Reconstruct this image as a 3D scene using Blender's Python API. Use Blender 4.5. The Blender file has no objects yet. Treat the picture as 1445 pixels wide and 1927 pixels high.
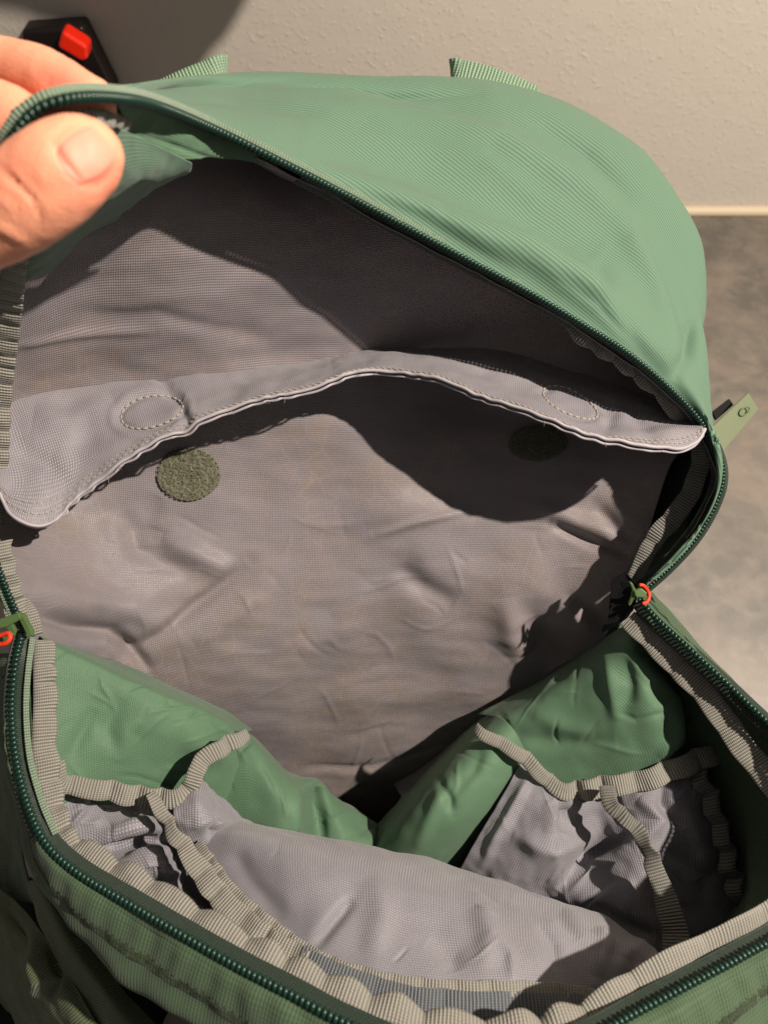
import bpy, bmesh, math, random
import numpy as np
from mathutils import Vector
from mathutils.bvhtree import BVHTree
random.seed(7); RS = np.random.RandomState(7)
sc = bpy.context.scene
# ------------------------------------------------------------------ camera, world, lamp, exposure
CAMZ, PITCH, FPX = 0.65, math.radians(55.0), 1448.0      # metres above the counter, degrees below the horizon
cam = bpy.data.cameras.new('camera'); camo = bpy.data.objects.new('camera', cam)
sc.collection.objects.link(camo); sc.camera = camo
cam.sensor_fit = 'VERTICAL'; cam.sensor_height = 36.0; cam.lens = FPX / 1927.0 * 36.0
cam.clip_start = 0.01; cam.clip_end = 50
camo.location = (0, 0, CAMZ); camo.rotation_euler = (math.pi/2 - PITCH, 0, 0)
cam.dof.use_dof = True; cam.dof.focus_distance = 0.40; cam.dof.aperture_fstop = 11
w = bpy.data.worlds.new('World'); sc.world = w; w.use_nodes = True
w.node_tree.nodes['Background'].inputs[0].default_value = (1.0, 0.93, 0.88, 1)
w.node_tree.nodes['Background'].inputs[1].default_value = 0.16
LAMP = (0.75, 0.03, 1.35)
ld = bpy.data.lights.new('ceiling_lamp', 'POINT'); lo = bpy.data.objects.new('ceiling_lamp', ld)
sc.collection.objects.link(lo); lo.location = LAMP
ld.energy = 138; ld.color = (1.0, 0.885, 0.76); ld.shadow_soft_size = 0.012
sc.view_settings.view_transform = 'Standard'; sc.view_settings.look = 'None'
sc.view_settings.exposure = 0.0; sc.view_settings.gamma = 1.0
sc.cycles.max_bounces = 6

# ------------------------------------------------------------------ helpers
FW = np.array([0, math.cos(PITCH), -math.sin(PITCH)]); UPV = np.array([0, math.sin(PITCH), math.cos(PITCH)])
RT = np.array([1.0, 0, 0]); CAM = np.array([0, 0, CAMZ])
def P(a):
    """photo pixel (1445 x 1927) and distance along the view axis in metres -> a point of the room"""
    a = np.asarray(a, float); x, y, d = a[..., 0], a[..., 1], a[..., 2]
    return CAM + d[..., None]*(FW + ((x-722.5)/FPX)[..., None]*RT - ((y-963.5)/FPX)[..., None]*UPV)
def PX(p):
    v = p - CAM; d = v @ FW
    return np.stack([722.5 + FPX*(v @ RT)/d, 963.5 - FPX*(v @ UPV)/d, d], -1)
def cr(pts, n, by='index'):
    """Catmull-Rom through pts, n samples"""
    p = np.asarray(pts, float); m = len(p)
    if by == 'len':
        s = np.r_[0, np.cumsum(np.linalg.norm(np.diff(p, axis=0), axis=1))]; s = s/s[-1]
        t = np.interp(np.linspace(0, 1, n), s, np.arange(m))
    else: t = np.linspace(0, m-1, n)
    q = np.vstack([2*p[0]-p[1], p, 2*p[-1]-p[-2]])
    i = np.minimum(t.astype(int), m-2); f = (t-i)[:, None]
    a, b, c, d = q[i], q[i+1], q[i+2], q[i+3]
    return 0.5*((2*b)+(-a+c)*f+(2*a-5*b+4*c-d)*f*f+(-a+3*b-3*c+d)*f**3)
def crax(rows, n):                                     # Catmull-Rom across rows (k, m, 3) -> (n, m, 3)
    r = np.asarray(rows, float); k = r.shape[0]
    return np.stack([cr(r[:, j], n) for j in range(r.shape[1])], 1)
_perm = RS.permutation(4096); _grad = RS.randn(4096, 3); _grad /= np.linalg.norm(_grad, axis=1)[:, None]
def noise(p, scale, seed=0):
    q = p/scale + seed*17.31; i = np.floor(q).astype(int); f = q - i; u = f*f*f*(f*(f*6-15)+10); r = 0
    for dx in (0, 1):
        for dy in (0, 1):
            for dz in (0, 1):
                h = _perm[(_perm[(_perm[(i[..., 0]+dx) & 4095] + i[..., 1]+dy) & 4095] + i[..., 2]+dz) & 4095]
                g = (_grad[h]*(f-np.array([dx, dy, dz]))).sum(-1)
                r = r + g*(u[..., 0] if dx else 1-u[..., 0])*(u[..., 1] if dy else 1-u[..., 1])*(u[..., 2] if dz else 1-u[..., 2])
    return r
def fbm(p, scale, seed=0, o=3):
    return sum(noise(p, scale/2**k, seed+k)*0.5**k for k in range(o))
def seg_dist(px, line):
    best = None; par = None; L = np.asarray(line, float); m = len(L)-1
    for k in range(m):
        a, b = L[k], L[k+1]; ab = b-a
        t = np.clip(((px-a) @ ab)/(ab @ ab), 0, 1); dd = np.linalg.norm(px-(a+t[..., None]*ab), axis=-1)
        if best is None: best, par = dd, (k+t)/m
        else:
            c = dd < best; best = np.where(c, dd, best); par = np.where(c, (k+t)/m, par)
    return best, par
def folds(p, specs):
    """crease lines pressed into the cloth: (polyline in photo px, half width px, height m, one_sided)"""
    q = PX(p)[..., :2]; r = np.zeros(p.shape[:-1])
    for s in specs:
        line, wd, h = s[:3]; dd, par = seg_dist(q, line)
        taper = np.clip(np.sin(np.pi*np.clip(par, 0.02, 0.98)), 0, 1)**0.6 if len(s) < 4 else 1.0
        r += h*np.exp(-(dd/wd)**2)*taper
    return r
def normals(g):
    du = np.gradient(g, axis=1); dv = np.gradient(g, axis=0); n = np.cross(du, dv)
    n /= np.linalg.norm(n, axis=-1)[..., None]+1e-12
    return n
def facing(g):                                          # one consistent side, the one that mostly faces the lens
    n = normals(g); s = np.sign(((CAM-g)*n).sum(-1).mean()) or 1
    return n*s
COL = sc.collection
def link(name, me, mat, parent=None, **kw):
    o = bpy.data.objects.new(name, me); COL.objects.link(o)
    if mat is not None: me.materials.append(mat)
    if parent is not None: o.parent = parent
    for k, v in kw.items(): o[k] = v
    return o
def mesh_from(name, verts, faces, uv=None, smooth=True):
    me = bpy.data.meshes.new(name); me.from_pydata([tuple(v) for v in np.asarray(verts).reshape(-1, 3)], [], faces if isinstance(faces, list) else faces.tolist())
    if uv is not None:
        l = me.uv_layers.new(name='UVMap'); vi = np.empty(len(me.loops), int); me.loops.foreach_get('vertex_index', vi)
        l.data.foreach_set('uv', np.asarray(uv, float).reshape(-1, 2)[vi].ravel())
    if smooth: me.polygons.foreach_set('use_smooth', [True]*len(me.polygons))
    me.update(); return me
def grid_faces(nv, nu, closed=False, base=0):
    i, j = np.meshgrid(np.arange(nv-1), np.arange(nu if closed else nu-1), indexing='ij')
    a = i*nu+j; b = i*nu+(j+1) % nu
    return (np.stack([a, b, b+nu, a+nu], -1).reshape(-1, 4)+base)
def metre_uv(g):
    su = np.r_[0, np.cumsum(np.linalg.norm(np.diff(g, axis=1), axis=-1).mean(0))]
    sv = np.r_[0, np.cumsum(np.linalg.norm(np.diff(g, axis=0), axis=-1).mean(1))]
    U, V = np.meshgrid(su, sv); return np.stack([U, V], -1)
BV = {}
def cloth(name, g, mat, parent, thick=0.0008, flip=False, **kw):
    g = np.asarray(g); nv, nu = g.shape[:2]; f = grid_faces(nv, nu)
    n = facing(g); m = normals(g)
    if ((n*m).sum(-1).mean() < 0): f = f[:, ::-1]
    me = mesh_from(name, g, f, metre_uv(g)); o = link(name, me, mat, parent, **kw)
    if thick:
        s = o.modifiers.new('thickness', 'SOLIDIFY'); s.thickness = thick; s.offset = -1.0
    return o
def bvh(g):
    nv, nu = g.shape[:2]
    return BVHTree.FromPolygons([Vector(v) for v in g.reshape(-1, 3)], grid_faces(nv, nu).tolist())
def drop(tree, x, y, lift=0.0006):
    """where the line through a photo pixel meets a surface"""
    t = P((x, y, 1.0))-CAM; L = np.linalg.norm(t); h = tree.ray_cast(Vector(CAM), Vector(t/L))
    if h[0] is None: return None
    return np.array(h[0]) - t/L*lift
def loft(rows, nu, nv, by='len'):
    """rows of (x, y, depth) control points, possibly of different length"""
    R = [cr(P(r) if np.asarray(r).shape[-1] == 3 and not isinstance(r, np.ndarray) else r, nu, by) for r in rows]
    return crax(R, nv)
def sweep(pts, rad, seg=10, name='cord', up=None, flat=1.0, caps=True):
    p = np.asarray(pts, float); n = len(p); T = np.gradient(p, axis=0); T /= np.linalg.norm(T, axis=1)[:, None]
    r = np.broadcast_to(np.asarray(rad, float), (n,)); up = np.array([0, 0, 1.0]) if up is None else np.asarray(up, float)
    A = np.cross(T, up); A /= np.linalg.norm(A, axis=1)[:, None]+1e-9; B = np.cross(A, T)
    th = np.linspace(0, 2*np.pi, seg, endpoint=False)
    g = p[:, None]+r[:, None, None]*(np.cos(th)[None, :, None]*A[:, None]+flat*np.sin(th)[None, :, None]*B[:, None])
    f = grid_faces(n, seg, True).tolist()
    if caps: f.append(list(range(seg))[::-1]); f.append([(n-1)*seg+k for k in range(seg)])
    return g.reshape(-1, 3), f
def join(parts):
    V = []; F = []; b = 0
    for v, f in parts:
        V.append(np.asarray(v).reshape(-1, 3)); F += [[k+b for k in q] for q in (f if isinstance(f, list) else f.tolist())]; b += len(V[-1])
    return np.vstack(V), F
def arclen(p): return np.r_[0, np.cumsum(np.linalg.norm(np.diff(p, axis=0), axis=1))]
def even(p, step):
    s = arclen(p); n = max(3, int(s[-1]/step)); t = np.linspace(0, s[-1], n)
    return np.stack([np.interp(t, s, p[:, k]) for k in range(3)], -1)
def frame(p, nrm=None):
    T = np.gradient(p, axis=0); T /= np.linalg.norm(T, axis=1)[:, None]
    N = (CAM-p) if nrm is None else np.broadcast_to(nrm, p.shape).copy()
    N = N-(N*T).sum(1)[:, None]*T; N /= np.linalg.norm(N, axis=1)[:, None]
    return T, N, np.cross(T, N)                          # side = to one side of the line as the lens sees it

# ------------------------------------------------------------------ materials
def lin(c):
    return tuple(((v/255+0.055)/1.055)**2.4 if v > 10 else v/255/12.92 for v in c)+(1,)
class NT:
    def __init__(s, name):
        s.m = bpy.data.materials.new(name); s.m.use_nodes = True; s.t = s.m.node_tree; s.b = s.t.nodes['Principled BSDF']
        s.uv = s.n('ShaderNodeTexCoord').outputs['UV']; s.ob = s.n('ShaderNodeTexCoord').outputs['Object']
    def n(s, k, **kw):
        x = s.t.nodes.new(k)
        for a, b in kw.items(): setattr(x, a, b)
        return x
    def put(s, sock, v):
        if hasattr(v, 'is_linked') or isinstance(v, bpy.types.NodeSocket): s.t.links.new(v, sock)
        else: sock.default_value = v
    def math(s, op, a, b=None, c=None):
        x = s.n('ShaderNodeMath', operation=op); s.put(x.inputs[0], a)
        if b is not None: s.put(x.inputs[1], b)
        if c is not None: s.put(x.inputs[2], c)
        return x.outputs[0]
    def noise(s, scale, detail=3, vec=None, dist=0.0, rough=0.5):
        x = s.n('ShaderNodeTexNoise'); x.inputs['Scale'].default_value = scale; x.inputs['Detail'].default_value = detail
        x.inputs['Distortion'].default_value = dist; x.inputs['Roughness'].default_value = rough
        s.put(x.inputs['Vector'], vec or s.ob); return x.outputs['Fac']
    def ramp(s, fac, lo, hi, a=(0, 0, 0, 1), b=(1, 1, 1, 1)):
        x = s.n('ShaderNodeValToRGB'); x.color_ramp.elements[0].position = lo; x.color_ramp.elements[1].position = hi
        x.color_ramp.elements[0].color = a; x.color_ramp.elements[1].color = b; s.put(x.inputs[0], fac); return x.outputs[0]
    def mix(s, f, a, b, mode='MIX'):
        x = s.n('ShaderNodeMix', data_type='RGBA', blend_type=mode); s.put(x.inputs[0], f); s.put(x.inputs[6], a); s.put(x.inputs[7], b); return x.outputs[2]
    def bump(s, h, strength, dist, base=None):
        x = s.n('ShaderNodeBump'); x.inputs['Strength'].default_value = strength; x.inputs['Distance'].default_value = dist
        s.put(x.inputs['Height'], h)
        if base is not None: s.put(x.inputs['Normal'], base)
        return x.outputs[0]
    def sine(s, coord, period, phase=None):
        a = s.math('MULTIPLY', coord, 2*math.pi/period)
        if phase is not None: a = s.math('ADD', a, phase)
        return s.math('MULTIPLY_ADD', s.math('SINE', a), 0.5, 0.5)
    def sep(s, v):
        x = s.n('ShaderNodeSeparateXYZ'); s.put(x.inputs[0], v); return x.outputs
    def done(s, col, rough=0.6, nrm=None, spec=0.4, sheen=0.0, **kw):
        s.put(s.b.inputs['Base Color'], col); s.put(s.b.inputs['Roughness'], rough)
        if nrm is not None: s.put(s.b.inputs['Normal'], nrm)
        s.b.inputs['Specular IOR Level'].default_value = spec; s.b.inputs['Sheen Weight'].default_value = sheen
        for k, v in kw.items(): s.b.inputs[k.replace('_', ' ')].default_value = v
        return s.m
def weave(name, dark, light, pu, pv, depth=0.00025, rough=0.5, spec=0.4, sheen=0.1, dirt=None, bump=1.0, contrast=1.0, wr=0.0, skew=0.0):
    t = NT(name); u, v, _ = t.sep(t.uv); wob = t.noise(60, 2, t.uv)
    if skew: v = t.math('MULTIPLY_ADD', u, skew, v)
    a = t.sine(u, pu, t.math('MULTIPLY', wob, 2.5)); b = t.sine(v, pv, t.math('MULTIPLY', wob, 2.5))
    h = t.math('MULTIPLY', a, b)
    lowf = t.noise(30, 4); yarn = t.noise(900, 2, t.uv)
    f = t.math('MULTIPLY_ADD', h, contrast, t.math('MULTIPLY_ADD', yarn, 0.5, -0.25 + 0.35*(1-contrast)))
    col = t.mix(f, lin(dark), lin(light))
    col = t.mix(t.ramp(lowf, 0.35, 0.7), col, t.mix(0.35, col, lin(dark)), 'MIX')
    if dirt: 
        d1 = t.ramp(t.noise(11, 6, t.ob, 0.6, 0.62), 0.42, 0.62); d2 = t.ramp(t.noise(60, 6, t.ob, 1.0, 0.7), 0.36, 0.62)
        col = t.mix(t.math('MULTIPLY', t.math('MULTIPLY', d1, d2), 0.38), col, lin(dirt))
        vo = t.n('ShaderNodeTexVoronoi', feature='DISTANCE_TO_EDGE'); vo.inputs['Scale'].default_value = 85
        t.put(vo.inputs['Vector'], t.ob)
        cr_ = t.ramp(vo.outputs[0], 0.0, 0.07, (1, 1, 1, 1), (0, 0, 0, 1))
        col = t.mix(t.math('MULTIPLY', t.math('MULTIPLY', cr_, d1), 0.10), col, lin((190, 172, 155)))
    nb = t.bump(t.noise(70, 3), 0.3, 0.0012) if wr else None
    nb = t.bump(h, bump, depth, nb)
    sp = t.math('MULTIPLY_ADD', yarn, -0.25, rough+0.12)
    return t.done(col, sp, nb, spec, sheen)
def ribs(name, dark, light, period=0.0017, rough=0.55, bump=1.0, cross=0.0009, swap=False, cw=.25, wobble=3.0):
    t = NT(name); u, v, _ = t.sep(t.uv)
    if swap: u, v = t.math('MULTIPLY_ADD', u, .10, v), u
    wob = t.noise(90, 2, t.uv)
    a = t.sine(u, period, t.math('MULTIPLY', wob, wobble)); b = t.sine(v, cross)
    h = t.math('ADD', a, t.math('MULTIPLY', b, cw)); yarn = t.noise(1200, 2, t.uv)
    f = t.math('MULTIPLY_ADD', a, 0.8, t.math('MULTIPLY_ADD', b, cw, t.math('MULTIPLY_ADD', yarn, 0.4, -0.22)))
    col = t.mix(f, lin(dark), lin(light))
    return t.done(col, rough, t.bump(h, bump, 0.0005), 0.4, 0.15)
def plain(name, c, rough=0.5, spec=0.5, var=0.15, nscale=200, b=0.0, **kw):
    t = NT(name); n = t.noise(nscale, 4)
    col = t.mix(t.math('MULTIPLY', n, var*2), lin(c), tuple(v*0.55 for v in lin(c)[:3])+(1,))
    return t.done(col, rough, t.bump(n, 0.4, b) if b else None, spec, 0, **kw)
M = dict(
 lining = weave('grey_lining_cloth', (114, 107, 112), (156, 148, 150), .0011, .0011, rough=.42, spec=.45, dirt=(138, 120, 98), wr=1),
 flap = weave('mauve_flap_cloth', (118, 114, 120), (166, 160, 165), .0011, .0011, rough=.5, wr=0),
 pocket = weave('lavender_pocket_cloth', (112, 110, 117), (160, 156, 162), .0013, .0010, rough=.5, sheen=.2),
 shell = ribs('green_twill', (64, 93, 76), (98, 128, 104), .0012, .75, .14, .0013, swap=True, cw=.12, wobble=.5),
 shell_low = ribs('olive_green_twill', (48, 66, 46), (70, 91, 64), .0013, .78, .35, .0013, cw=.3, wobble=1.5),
 coated = weave('coated_green_cloth', (74, 103, 80), (102, 131, 102), .0013, .0011, depth=.00012, rough=.58, spec=.25, contrast=.55, sheen=.1, wr=1),
 tape = ribs('grey_grosgrain', (92, 91, 85), (150, 146, 136), .0014, bump=.8, wobble=.7),
 tapeshade = ribs('shaded_dark_grosgrain', (66, 66, 63), (122, 120, 112), .0015, bump=.8, wobble=.7),  # darker copy of the grey tape with shade put into its colour
 shadeband = ribs('shadowed_slate_grosgrain', (62, 68, 74), (112, 116, 120), .0015),  # grosgrain in shadow: the bluish shade is put into the colour
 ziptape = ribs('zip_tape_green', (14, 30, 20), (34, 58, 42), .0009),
 edge = ribs('green_edge_tape', (84, 106, 86), (136, 154, 130), .0013),
 coil = plain('dark_green_nylon', (16, 48, 38), .34, .45, .1),
 webbing = ribs('green_webbing', (80, 108, 84), (140, 164, 136), .0020, cross=.0014),
 strap = ribs('olive_strap', (68, 78, 50), (92, 102, 70), .0012),
 plastic = plain('olive_plastic', (78, 102, 60), .3, .5, .1),
 orange = plain('orange_cord', (226, 62, 30), .5, .4, .2, 900, .0004),
 red = plain('red_plastic', (240, 40, 12), .3, .5, .05),
 redcloth = plain('dark_red_cloth', (120, 14, 14), .7, .3, .3, 300, .001),
 black = plain('black_plastic', (26, 20, 19), .35, .4, .1),
 dullblack = plain('dull_black', (20, 20, 21), .8, .2, .3, 500, .0005),
 thread = plain('grey_thread', (158, 150, 138), .6, .3, .1),
 darkthread = plain('olive_thread', (52, 60, 34), .7, .3, .1),
 fuzz = plain('olive_loop_pile', (118, 117, 98), .8, .25, .5, 700, .001),
)

# ------------------------------------------------------------------ setting
def wall_material():
    t = NT('painted_plaster'); n = t.noise(30, 6, t.ob, 0, .6); n2 = t.noise(170, 3)
    col = t.mix(t.math('MULTIPLY', n, .3), lin((194, 186, 175)), lin((180, 171, 160)))
    h = t.ramp(n2, .55, .75); return t.done(col, .7, t.bump(t.math('ADD', t.math('MULTIPLY', h, .5), n), .6, .0016), .25)
def counter_material():
    t = NT('dark_stone_laminate'); n = t.noise(9, 8, t.ob, .9, .62); n2 = t.noise(45, 6, t.ob, .4, .65); n3 = t.noise(700, 2)
    c = t.mix(t.ramp(n, .42, .66), lin((56, 51, 43)), lin((112, 97, 83)))
    c = t.mix(t.math('MULTIPLY', t.ramp(n2, .45, .72), .5), c, lin((132, 118, 102)))
    c = t.mix(t.math('MULTIPLY', n3, .35), c, lin((40, 38, 38)))
    return t.done(c, t.math('MULTIPLY_ADD', n2, .12, .40), t.bump(n3, .25, .0003), 1.0, 0, IOR=1.9)
WALLY = 0.975
def box(name, x0, x1, y0, y1, z0, z1, mat, parent=None, bev=0.0, **kw):
    bm = bmesh.new(); bmesh.ops.create_cube(bm, size=1)
    for v in bm.verts: v.co = Vector(((x0+x1)/2+v.co.x*(x1-x0), (y0+y1)/2+v.co.y*(y1-y0), (z0+z1)/2+v.co.z*(z1-z0)))
    me = bpy.data.meshes.new(name); bm.to_mesh(me); bm.free(); o = link(name, me, mat, parent, **kw)
    if bev: b = o.modifiers.new('bevel', 'BEVEL'); b.width = bev; b.segments = 3
    return o
box('countertop', -1.6, 1.6, -.35, WALLY-.001, -.04, 0, counter_material(), kind='structure')
box('wall', -1.6, 1.6, WALLY, WALLY+.1, -.04, 1.6, wall_material(), kind='structure')
sealpts = [np.array([x, WALLY-.003, .003]) for x in np.linspace(-1.6, 1.6, 60)]
v, f = sweep(np.array(sealpts), .0075, 10)
link('sealant_bead', mesh_from('sealant_bead', v, f), plain('cream_sealant', (206, 190, 162), .5, .4, .1), None, kind='structure')

def from_wall(px, py, t):                                # point between the lamp and a point of the wall
    r_ = P((px, py, 1.0))-CAM; q_ = CAM+r_*(WALLY/r_[1]); return np.array(LAMP)+(q_-np.array(LAMP))*t
co_ = [(-330,-60),(-60,10),(40,28),(70,40),(150,60),(215,190),(290,200),(370,140),(395,100),(425,70),(455,20),(470,-60),(480,-260),(-330,-260)]
a_ = [from_wall(x, y, .60) for x, y in co_]; b_ = [q+np.array([0, .10, .03]) for q in a_]; k_ = len(a_)
wc_ = link('wall_shadow_blocker', mesh_from('wall_shadow_blocker', np.array(a_+b_), [list(range(k_)), list(range(2*k_-1, k_-1, -1))]+[[i, i+k_, (i+1) % k_+k_, (i+1) % k_] for i in range(k_)], smooth=False), plain('blocker_paint', (150, 146, 140), .5, .4, .1), None, kind='structure')  # added unseen blocker, outlined to cast the shadow on the wall

# ------------------------------------------------------------------ the backpack
bag = bpy.data.objects.new('backpack', None); COL.objects.link(bag); bag.location = (0, .15, 0)
bag['label'] = 'open green backpack with grey lining lying wide open on the dark counter'; bag['category'] = 'backpack'
bag.matrix_parent_inverse.identity()
_link = link
def link(name, me, mat, parent=None, **kw):              # meshes are written in room coordinates
    o = _link(name, me, mat, parent, **kw)
    if parent is not None: o.matrix_parent_inverse = ROOTS.get(parent.name, ROOTS['backpack'])
    return o
from mathutils import Matrix
ROOTS = {'backpack': Matrix.Translation((0, -.15, 0))}
def sub(o): ROOTS[o.name] = Matrix.Identity(4); return o  # a part whose own children share its coordinates

ZH = [(45,1180,.365),(22,1130,.362),(-5,1060,.357),(-45,930,.345),(-75,780,.32),(-80,620,.285),(-55,470,.25),(-22,360,.226),(15,278,.212),(60,215,.207),(130,186,.210),(220,184,.230),(300,200,.262),(400,241,.298),(520,300,.318),(640,361,.340),(760,425,.356),(880,489,.367),(1000,553,.376),(1100,613,.382),(1180,664,.390),(1250,722,.395),(1310,784,.400),(1345,840,.402),(1359,892,.403),(1347,945,.405),(1312,1008,.410),(1262,1065,.415),(1203,1118,.420)]
ZF = [(45,1185,.365),(30,1250,.352),(23,1335,.345),(32,1430,.335),(55,1520,.325),(90,1590,.317),(150,1644,.31),(250,1704,.30),(350,1763,.29),(450,1820,.282),(550,1872,.274),(650,1925,.268),(800,1985,.262),(950,2000,.26),(1100,1955,.266),(1200,1903,.275),(1300,1850,.283),(1400,1797,.292),(1500,1735,.305),(1570,1640,.325),(1560,1530,.35),(1490,1410,.375),(1400,1318,.392),(1300,1225,.405),(1235,1165,.415),(1203,1128,.42)]
zh = cr(P(ZH), 900, 'len'); zf = cr(P(ZF), 900, 'len')

# --- hood shell: zip edge, crown, silhouette, back, counter
def off(a, dx, dy, dd): return (a[0]+dx, a[1]+dy, a[2]+dd)
rA = [off(p, 0, 0, .0003) for p in ZH[5:]]
#            idx in ZH 5..28
mid = [(-90,600,.300),(-68,450,.265),(-36,345,.240),(4,268,.226),(57,210,.216),(130,181,.220),(223,179,.240),(312,176,.312),(428,190,.350),(570,205,.370),(705,240,.382),(840,300,.389),(960,368,.393),(1075,440,.402),(1165,505,.408),(1225,570,.413),(1270,635,.416),(1312,712,.413),(1334,782,.412),(1344,838,.411),(1353,892,.413),(1340,944,.416),(1303,1004,.420),(1252,1060,.426)]
sil = [(-110,580,.330),(-85,430,.29),(-50,330,.260),(-4,258,.248),(60,212,.232),(134,186,.238),(236,180,.275),(325,160,.350),(450,146,.400),(600,144,.420),(740,146,.432),(870,151,.442),(985,170,.450),(1100,212,.455),(1190,272,.456),(1255,352,.456),(1300,425,.455),(1322,500,.452),(1320,600,.448),(1296,668,.440),(1318,745,.436),(1338,835,.434),(1342,892,.432),(1326,945,.432),(1290,1000,.434),(1240,1056,.440)]
beh = [(-90,640,.370),(-50,520,.35),(-10,440,.330),(40,380,.33),(100,330,.35),(170,300,.39),(270,260,.43),(370,235,.46),(480,215,.49),(610,205,.51),(740,205,.52),(860,215,.528),(970,240,.532),(1070,285,.535),(1150,350,.535),(1210,430,.53),(1250,510,.525),(1270,590,.52),(1265,680,.505),(1262,760,.49),(1280,860,.475),(1290,930,.462),(1275,1010,.45),(1250,1065,.442)]
n_ = len(rA); tt = np.linspace(0, 1, n_)
ang = np.pi*(1-tt)
low = np.array([[ -.165+.33*t, .20+.13*math.sin(math.pi*t), .20] for t in tt]); base = np.array([[-.150+.30*t, .16+.13*math.sin(math.pi*t)**.6, .002] for t in tt])
low[:, 0] = -.165*np.cos(math.pi*tt)**1 if False else -.165+.32*tt
mids = [tuple(np.array(a)*.5+np.array(b)*.5+np.array([0, 0, -.010*min(1, max(0, (k_-6)/5))])) for k_, (a, b) in enumerate(zip(rA, mid))]
mids2 = [tuple(np.array(a)*.5+np.array(b)*.5+np.array([0, 0, -.006*min(1, max(0, (k_-6)/5))])) for k_, (a, b) in enumerate(zip(mid, sil))]
corner = np.interp(np.linspace(0, n_-1, 380), [0, 3, 7, 10, n_], [.2, .1, .1, 1, 1])[None, :]
for i_ in range(20, 24):                                  # below the right corner the zip itself is the outline
    z_ = rA[i_] if i_ < len(rA) else rA[-1]
bd = P(beh); push = np.interp(np.linspace(0, 1, n_), [0, .35, .6, 1], [.10, .085, .02, .02]); bd = bd+(bd-CAM)/np.linalg.norm(bd-CAM, axis=1)[:, None]*push[:, None]
mb = bd*.5+low*.5+np.array([0, .035, 0])+np.array([[-.03*(1-t)+.0*t, 0, 0] for t in tt])
low = low+np.array([0, .03, 0])
R = [P(rA), P(mids), P(mid), P(mids2), P(sil), bd, mb, low, base]
R = [cr(r, 380) for r in R]; g = crax(R, 260)
n = facing(g[:150]); n = normals(g)*np.sign((normals(g)[:150]*n).sum())
hood_folds = [([(480,185),(700,212),(930,270),(1100,355),(1190,440)],24,.0065),([(560,262),(800,322),(1000,405),(1130,490)],36,-.0105),([(820,400),(1000,475),(1140,570),(1230,690)],28,.0065),
 ([(500,172),(700,178),(900,178)],8,-.0035),([(1120,480),(1140,550),(1180,620),(1220,690)],18,-.0045),([(300,192),(420,192),(600,222)],9,-.0045),([(1170,420),(1225,540),(1270,690)],20,.0060),
 ([(430,158),(600,186),(760,190)],8,.003),([(1300,600),(1285,670),(1262,720)],14,-.004),([(1000,230),(1100,290),(1180,370)],14,-.003),([(700,250),(900,300),(1020,370)],12,.002),([(1040,520),(1120,575),(1180,640)],9,-.0025),([(620,330),(800,400),(960,490)],12,.003)]
fade = np.clip(np.arange(260)/22, 0, 1)[:, None]
disp = folds(g, hood_folds)*(np.arange(260) < 150)[:, None] + fbm(g, .075, 3, 2)*.0035 + fbm(g*np.array([1, 2.2, 2.2]), .03, 5, 2)*.0004
g = g + n*(disp*fade*corner)[..., None]
# shape lock: the back folds never touch the rim
hood = cloth('hood_shell', g, M['shell'], bag, .0009, label='smooth mid green hood panel arching over the top')
hood_g = g
bh = bvh(g[:150])

# --- front and side shell: zip edge down to the counter
def fshell():
    p = cr(P(ZF), 420, 'len'); T, N, B = frame(p); c = np.array([0, .13, 0]); out = p-c; out[:, 2] = 0; out /= np.linalg.norm(out, axis=1)[:, None]
    B *= np.sign((B*out).sum(1))[:, None]
    Z = np.array([0, 0, 1.0])
    q = PX(p); wt = np.clip((q[:, 1]-1480)/260, 0, 1)*np.clip((1700-q[:, 0])/200, 0, 1); wt = wt*wt*(3-2*wt); wt = np.where((q[:, 0] > 1445) & (q[:, 1] < 1740), wt*np.clip((q[:, 1]-1600)/140, 0, 1), wt); wt = (.06+.94*wt)[:, None]
    r0 = p+B*.001; r1 = p+B*.007*wt-N*.002; r2 = p+B*.0155*wt-N*.010; r3 = p+B*.023*wt-N*.026; r4 = p+out*.006*(2*wt-1)-Z*.075; r5 = p+out*.002*wt-Z*.15
    s = np.linspace(0, 1, 420); a = np.pi*(1-s)
    bx = .150*np.sign(np.cos(a))*np.abs(np.cos(a))**.5*-1; by = .16-.13*np.abs(np.sin(a))**.5
    bx = np.sign(s-.5)*.150*np.abs(np.cos(np.pi*(1-s)))**.55
    r6 = np.stack([bx*1.03, by, np.full(420, .05)], -1); r7 = np.stack([bx, by, np.full(420, .002)], -1)
    g = crax([r0, r1, r2, r3, r4, r5, r6, r7], 170)
    n = normals(g); n *= np.sign((n[60]*out).sum())
    fade = np.clip(np.arange(170)/14, 0, 1)[:, None]
    s_m = arclen(p)[None, :]
    d = fbm(g, .05, 11)*.005 + .00035*np.sin(2*np.pi*s_m/.011+6*noise(g, .05, 4))*np.exp(-((np.arange(170)[:, None]-26)/22.)**2)
    return g+n*(d*fade)[..., None], p, out
gf, pf, outf = fshell()
front = cloth('front_shell', gf, M['shell_low'], bag, .0009, label='olive green front panel below the open zip')
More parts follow.
